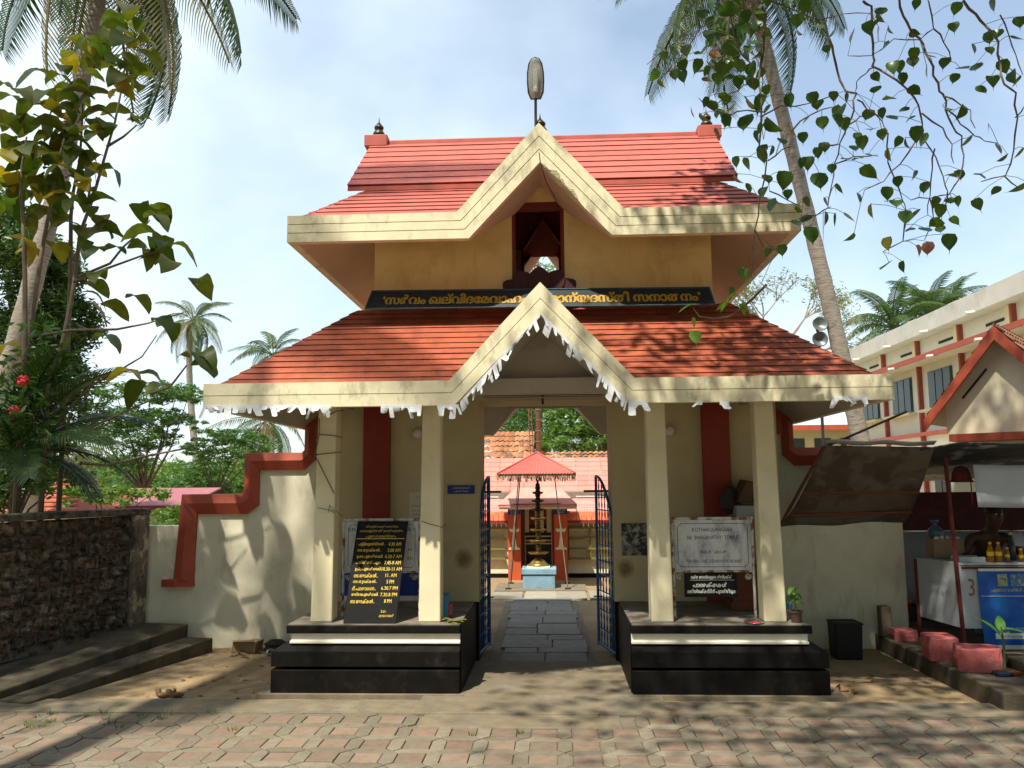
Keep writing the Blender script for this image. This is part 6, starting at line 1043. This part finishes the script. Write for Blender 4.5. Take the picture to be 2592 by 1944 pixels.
pm = [leaf_shape(.86, .40, f_, d_, True, .3).mesh('leaf', PL1, True) for f_, d_ in ((.12, .15), (.3, .3), (.0, .1))]; pmy = leaf_shape(.86, .40, .15, .2, True, .3).mesh('leaf', PL2, True); pmk = leaf_shape(.86, .36, .4, .3, True, .2).mesh('leaf', PL3, True)
BR4 = [[(905, 0), (965, 40), (968, 200), (975, 330), (975, 400), (1050, 440), (1180, 540), (1240, 640), (1260, 740), (1290, 840), (1340, 940), (1400, 1060), (1420, 1150)], [(975, 400), (930, 440), (870, 495), (865, 550)], [(1120, 0), (1160, 90), (1210, 190), (1270, 260), (1310, 360), (1340, 450), (1370, 540), (1410, 600), (1415, 700), (1450, 770), (1500, 820), (1520, 930), (1480, 1080), (1430, 1160), (1310, 1185), (1200, 1200)], [(1410, 580), (1480, 610), (1550, 670), (1585, 770)], [(1420, 650), (1500, 740), (1580, 810), (1650, 850), (1720, 860)], [(1300, 0), (1340, 180), (1250, 230), (1100, 240), (960, 340), (820, 335)], [(1340, 180), (1400, 250), (1440, 370)], [(1520, 0), (1590, 90), (1640, 150), (1720, 250), (1730, 400), (1760, 500), (1820, 560), (1830, 700), (1820, 900), (1760, 1060), (1620, 1090)], [(1740, 90), (1780, 200), (1820, 330), (1870, 450)], [(700, 220), (740, 330), (760, 430), (800, 540), (870, 560), (850, 660), (820, 760), (770, 860), (740, 980), (720, 1150), (700, 1250)], [(870, 590), (940, 650), (1030, 720), (1060, 800)], [(300, -20), (480, 60), (640, 120), (800, 80), (950, 80)], [(640, 120), (700, 220)], [(270, -20), (330, 100), (310, 300), (290, 500), (300, 700), (290, 860), (340, 960), (290, 1200), (260, 1380), (240, 1659)], [(1260, 680), (1400, 760), (1440, 870), (1455, 980)], [(1340, 900), (1320, 1010), (1310, 1180), (1300, 1290)], [(1060, 970), (1110, 1080), (1150, 1200), (1170, 1260)], [(1060, 800), (1060, 970)], [(1230, 850), (1130, 980), (1030, 1080), (920, 1140)], [(350, 1150), (450, 1200), (540, 1240)], [(300, 700), (420, 640), (600, 620), (760, 560)], [(480, 780), (600, 690), (740, 640)], [(540, 1320), (640, 1280), (720, 1240)], [(1310, 1185), (1330, 1300), (1280, 1440)], [(1170, 1260), (1150, 1440), (1030, 1510)], [(1420, 1150), (1400, 1240)], [(1830, 700), (1877, 640)], [(1760, 1060), (1850, 1130)], [(820, 760), (900, 700), (1000, 690)], [(770, 860), (680, 880), (600, 960)], [(340, 960), (420, 900), (500, 880)], [(740, 980), (850, 940), (1000, 930)], [(260, 1380), (320, 1480), (400, 1500)]]
BR3 = [[(1500, -240), (1480, 120), (1490, 250), (1480, 400), (1500, 600)], [(1480, 250), (1380, 280), (1300, 330), (1200, 400), (1130, 370)], [(1500, 430), (1400, 430), (1300, 450), (1200, 430), (1110, 350)], [(1100, -240), (1110, -60), (1030, 80), (960, 150), (880, 240)], [(1110, -60), (1000, -20), (920, 60), (800, 150)], [(1300, -240), (1320, 0), (1240, 120), (1170, 200)], [(1320, 0), (1420, 150), (1440, 300)]]
import itertools
allp = []
def pdepth(x): return -1.25 + .55 * math.sin(x * .011) + .2 * math.sin(x * .037 + 1)
for i, (reg, lst) in enumerate(((A4, BR4), (A3, BR3))):
    for j, s_ in enumerate(lst):
        k0 = -1.2 + .5 * math.sin(j * 1.7 + i); pp_ = [reg(x, y, k0 + .12 * math.sin(n_ * .9)) for n_, (x, y) in enumerate(s_)]
        fine = []
        for a, b in zip(pp_, pp_[1:]):
            for u in (0, .5): fine.append(lerp(a, b, u) + V((rnd.uniform(-.012, .012), 0, rnd.uniform(-.012, .012))))
        fine.append(pp_[-1]); n_ = len(fine); r0 = .0095 if n_ > 12 else .0058
        MB().tube(fine, [r0 * (1 - .65 * k / n_) + (.0012 if k % 2 else 0) for k in range(n_)], 6).build('branch', TWIG, pt, smooth=True); allp += fine
LA4 = [(1020, 70), (1070, 180), (1040, 280), (1000, 210, 'y'), (730, 195), (840, 215, 'y'), (520, 190), (230, 290, 'L'), (120, 290, 'L'), (35, 280, 'k'), (1215, 325), (1320, 340), (1290, 430), (1400, 375), (1090, 400), (1150, 470), (1130, 400), (1220, 200), (1230, 25), (1470, 50), (1455, 160), (1670, 225), (1580, 290), (1690, 30), (1850, 130), (1840, 230), (1675, 300), (1590, 405), (1460, 470), (1755, 400), (1690, 480), (1625, 540), (1805, 460), (1830, 490), (610, 590), (735, 575), (985, 540), (1065, 590), (470, 605), (335, 655), (570, 720), (360, 760, 'L'), (90, 720), (70, 680), (755, 670), (760, 715), (1025, 680), (1090, 708), (1155, 660), (1195, 715), (940, 690), (965, 770), (1025, 805), (1230, 805, 'L'), (480, 780, 'y'), (430, 845), (550, 825), (275, 825), (305, 900), (365, 905), (680, 880), (640, 915), (860, 885), (885, 950), (970, 935), (1060, 930, 'y'), (1120, 850), (1170, 860), (1665, 770), (1730, 890), (1750, 950), (1850, 920), (1610, 1055), (1705, 1145), (1850, 1130, 'L'), (150, 970), (215, 985), (310, 940), (540, 980), (580, 975), (440, 1080, 'L'), (650, 1085, 'L'), (950, 1035, 'L'), (770, 1130), (1120, 1090), (1055, 1160), (890, 1185), (1280, 1125), (1110, 1215), (155, 1075, 'k'), (225, 1130), (340, 1070), (310, 1150), (460, 1165), (545, 1090), (575, 1210), (690, 1215), (690, 1310), (745, 1320), (830, 1300), (955, 1265, 'y'), (515, 1340), (600, 1410, 'L'), (675, 1435), (835, 1425), (1210, 1290, 'L'), (1165, 1300), (1195, 1380), (1375, 1265), (1290, 1380), (1345, 1340), (1430, 1450, 'L'), (1430, 1055), (1490, 1050), (1600, 1225), (1055, 1460, 'y'), (1245, 1500, 'k'), (1300, 1490, 'k'), (1045, 1595, 'L'), (1145, 1600), (425, 1500), (340, 1505), (215, 1640), (100, 60, 'L'), (200, 160), (60, 160), (160, 40), (300, 30), (420, 10), (90, 420), (40, 470), (240, 430), (90, 600), (290, 620, 'L'), (560, 40), (650, 160), (990, 130)]
r13 = random.Random(23); CL = [(1150 + abs(r13.gauss(0, .5)) * 0 + r13.uniform(-60, 420), r13.uniform(-230, 300) - 40) for _ in range(58)]
LA3 = CL + [(890, 60), (985, 25), (1035, 65), (965, 75), (1120, 85), (1010, 115), (970, 170), (1015, 155), (845, 215), (885, 265), (1015, 220), (970, 210), (1170, 220), (1240, 170), (1310, 60, 'L'), (1400, 80, 'L'), (1420, 185), (1255, 280), (1260, 345), (1310, 405, 'y'), (1425, 390, 'L'), (1440, 270), (1150, 375), (1195, 400), (1255, 450), (1280, 490), (1390, 500, 'L'), (1070, 435), (1135, 470), (1225, 570), (1550, 520, 'L'), (1380, 1405), (1520, 1490, 'y'), (1245, 1600), (1405, 1615, 'L'), (1025, 1605), (1305, 1525), (1180, 20), (1240, -40), (1330, -60), (1080, -40), (1210, 90, 'k'), (1350, 150), (1290, 230), (1180, 150)]
pet = MB()
xs_ = [w for w in allp[::3]]; r11 = random.Random(77); r11.shuffle(xs_)
EXTRA = [p + V((r11.uniform(-.09, .09), r11.uniform(-.08, .08), r11.uniform(-.16, .02))) for p in xs_[:42]]
for reg, lst in ((A4, LA4), (A3, LA3), (None, EXTRA)):
    for q in lst:
        k = q[2] if reg and len(q) > 2 else ''; p = reg(q[0], q[1], -1.2 + rnd.uniform(-.35, .35)) if reg else q; s_ = rnd.uniform(.092, .132) * (1.5 if k == 'L' else 1.15 if k == 'y' else 1); s_ *= .95
        nb_ = min(allp, key=lambda w: (w - p).length_squared); d = nb_ - p
        az = rnd.uniform(0, 6.28); up = rnd.gauss(0, .45)
        # the blade hangs from its petiole: x axis of the leaf points down
        rot = Matrix.Rotation(az, 4, 'Z') @ Matrix.Rotation(rnd.gauss(0, .5), 4, 'Y') @ Matrix.Rotation(math.pi / 2 + up * .8, 4, 'Y') @ Matrix.Rotation(rnd.gauss(0, .3), 4, 'X')
        top_ = p - (rot @ V((.43, 0, 0))) * s_
        o = link('leaf', pmy if k == 'y' else pmk if k == 'k' else rnd.choice(pm), pt, top_); o.rotation_euler = rot.to_euler(); o.scale = (s_ * 1.05,) * 3
        if (nb_ - top_).length < .35: pet.tube([nb_, lerp(nb_, top_, .5) + V((0, 0, .015)), top_], .0022, 4, False)
pet.build('petioles', mat('petiole_green', (.16, .17, .06), .7, .1), pt)['kind'] = 'stuff'
# twig reaching down over the right roof
tw = [at(1150 + x / 2.949, 700 + y / 2.949, -.95) for x, y in ((2330, 60), (2212, 180), (2130, 250), (2050, 300), (1940, 315), (1830, 300), (1775, 225))]; MB().tube(tw, [.010, .009, .008, .007, .006, .004, .003], 6).build('branch', TWIG, pt, smooth=True)
YG = leafmat('young_peepal', (.10, .24, .03), (.16, .30, .05), .3, .45, .3); pmg = leaf_shape(.86, .40, .15, .2, True, .3).mesh('leaf', YG, True)
for x, y, az, up, s_ in ((1715, 232, 3.3, 1.2, .14), (1790, 345, .2, .3, .10), (1800, 455, 1.6, 0, .125), (2010, 222, 2.6, .9, .11), (2160, 245, .3, .5, .12), (2060, 150, 2.8, 1.2, .12)):
    p = at(1150 + x / 2.949, 700 + y / 2.949, -.95); rot = Matrix.Rotation(az, 4, 'Z') @ Matrix.Rotation(math.pi / 2 - up, 4, 'Y'); o = link('leaf', pmg, pt, p - (rot @ V((.43, 0, 0))) * s_); o.rotation_euler = rot.to_euler(); o.scale = (s_,) * 3
tag(cloud([(1.9, -.95, 7.1, .8, .5, .4, 1400), (1.5, -1.2, 7.7, .7, .5, .4, 1000), (4.0, .5, 10.2, 1.3, .9, .6, 1100), (4.6, -.2, 9.2, 1.1, .8, .6, 500), (2.2, -3.2, 7.6, 2.2, 1.6, .9, 2300), (-.4, -4.6, 8.0, 1.9, 1.5, .9, 1500), (3.4, -1.9, 7.2, 1.6, 1.0, .6, 1700), (4.4, -2.2, 8.0, 1.5, 1.2, .7, 1200), (4.6, -3.6, 7.4, 1.6, 1.6, .8, 700), (.6, -2.4, 7.4, 1.2, .8, .5, 380), (1.6, -6.0, 7.6, 2.2, 1.2, .8, 1300), (5.0, -.6, 7.2, 1.2, .8, .6, 450)], .085, PL1, 'crown', pt, 61, .9, .5), kind='stuff')  # unseen crown, with extra clumps placed to shade stall, wall and house
# unseen trees added behind the photographer to block sky light from that side
for i, (x, y, z, rx, rz) in enumerate(((-17, -9, 7.5, 5.0, 6.0), (-12, -16, 8.5, 5.4, 6.6), (-3, -19, 8.5, 5.4, 6.6), (5, -18, 9, 5.6, 7), (12, -13, 9, 5.2, 7), (12.5, -5.5, 8.5, 4.4, 6.2), (15, .5, 6.5, 2.6, 4.6))):
    tree(('far left', 'second', 'third', 'middle', 'fifth', 'sixth', 'rightmost')[i] + ' of the unseen trees added across the street to block sky light', (x, y, 0), [(x, y, z, rx, 3.4, rz, 2300), (x + 1.0, y, z - 3, rx * .8, 3, rz * .5, 900)], .5, DKG, 70 + i, .3, .22, .7, group='roadside trees')
tree('unseen broad tree added over the left kerb to shade the ledges', (-8.6, -4.2, 0), [(-6.9, -3.2, 7.8, 1.5, 1.1, .8, 1000), (-7.8, -3.9, 7.2, 1.4, 1.1, .8, 600), (-6.0, -4.4, 8.0, 1.0, .9, .6, 350)], .10, DKG, 80, .2, .3, .6, group='roadside trees')  # unseen canopy added to cast shade on the ledges and laterite wall
# grass tufts between the pavers
gr = MB(); r9 = random.Random(5)
for i in range(26):
    x, y = (r9.uniform(-4.2, -2.6), r9.uniform(-1.0, -.55)) if i < 20 else (r9.uniform(-2.5, 3.5), r9.uniform(-1.1, -.58))
    for k in range(14):
        a = r9.uniform(0, 6.3); h_ = r9.uniform(.02, .05); d = .02; gr.add([(x + d * math.cos(a) - .003, y + d * math.sin(a), -.01), (x + d * math.cos(a) + .003, y + d * math.sin(a), -.01), (x + 2 * d * math.cos(a), y + 2 * d * math.sin(a), h_)], [(0, 1, 2)])
tag(gr.build('grass_tufts', leafmat('grass', (.07, .12, .02), (.16, .20, .05), .3, .3)), 'small grass tufts sprouting between the pavers by the kerb', 'grass', kind='stuff')
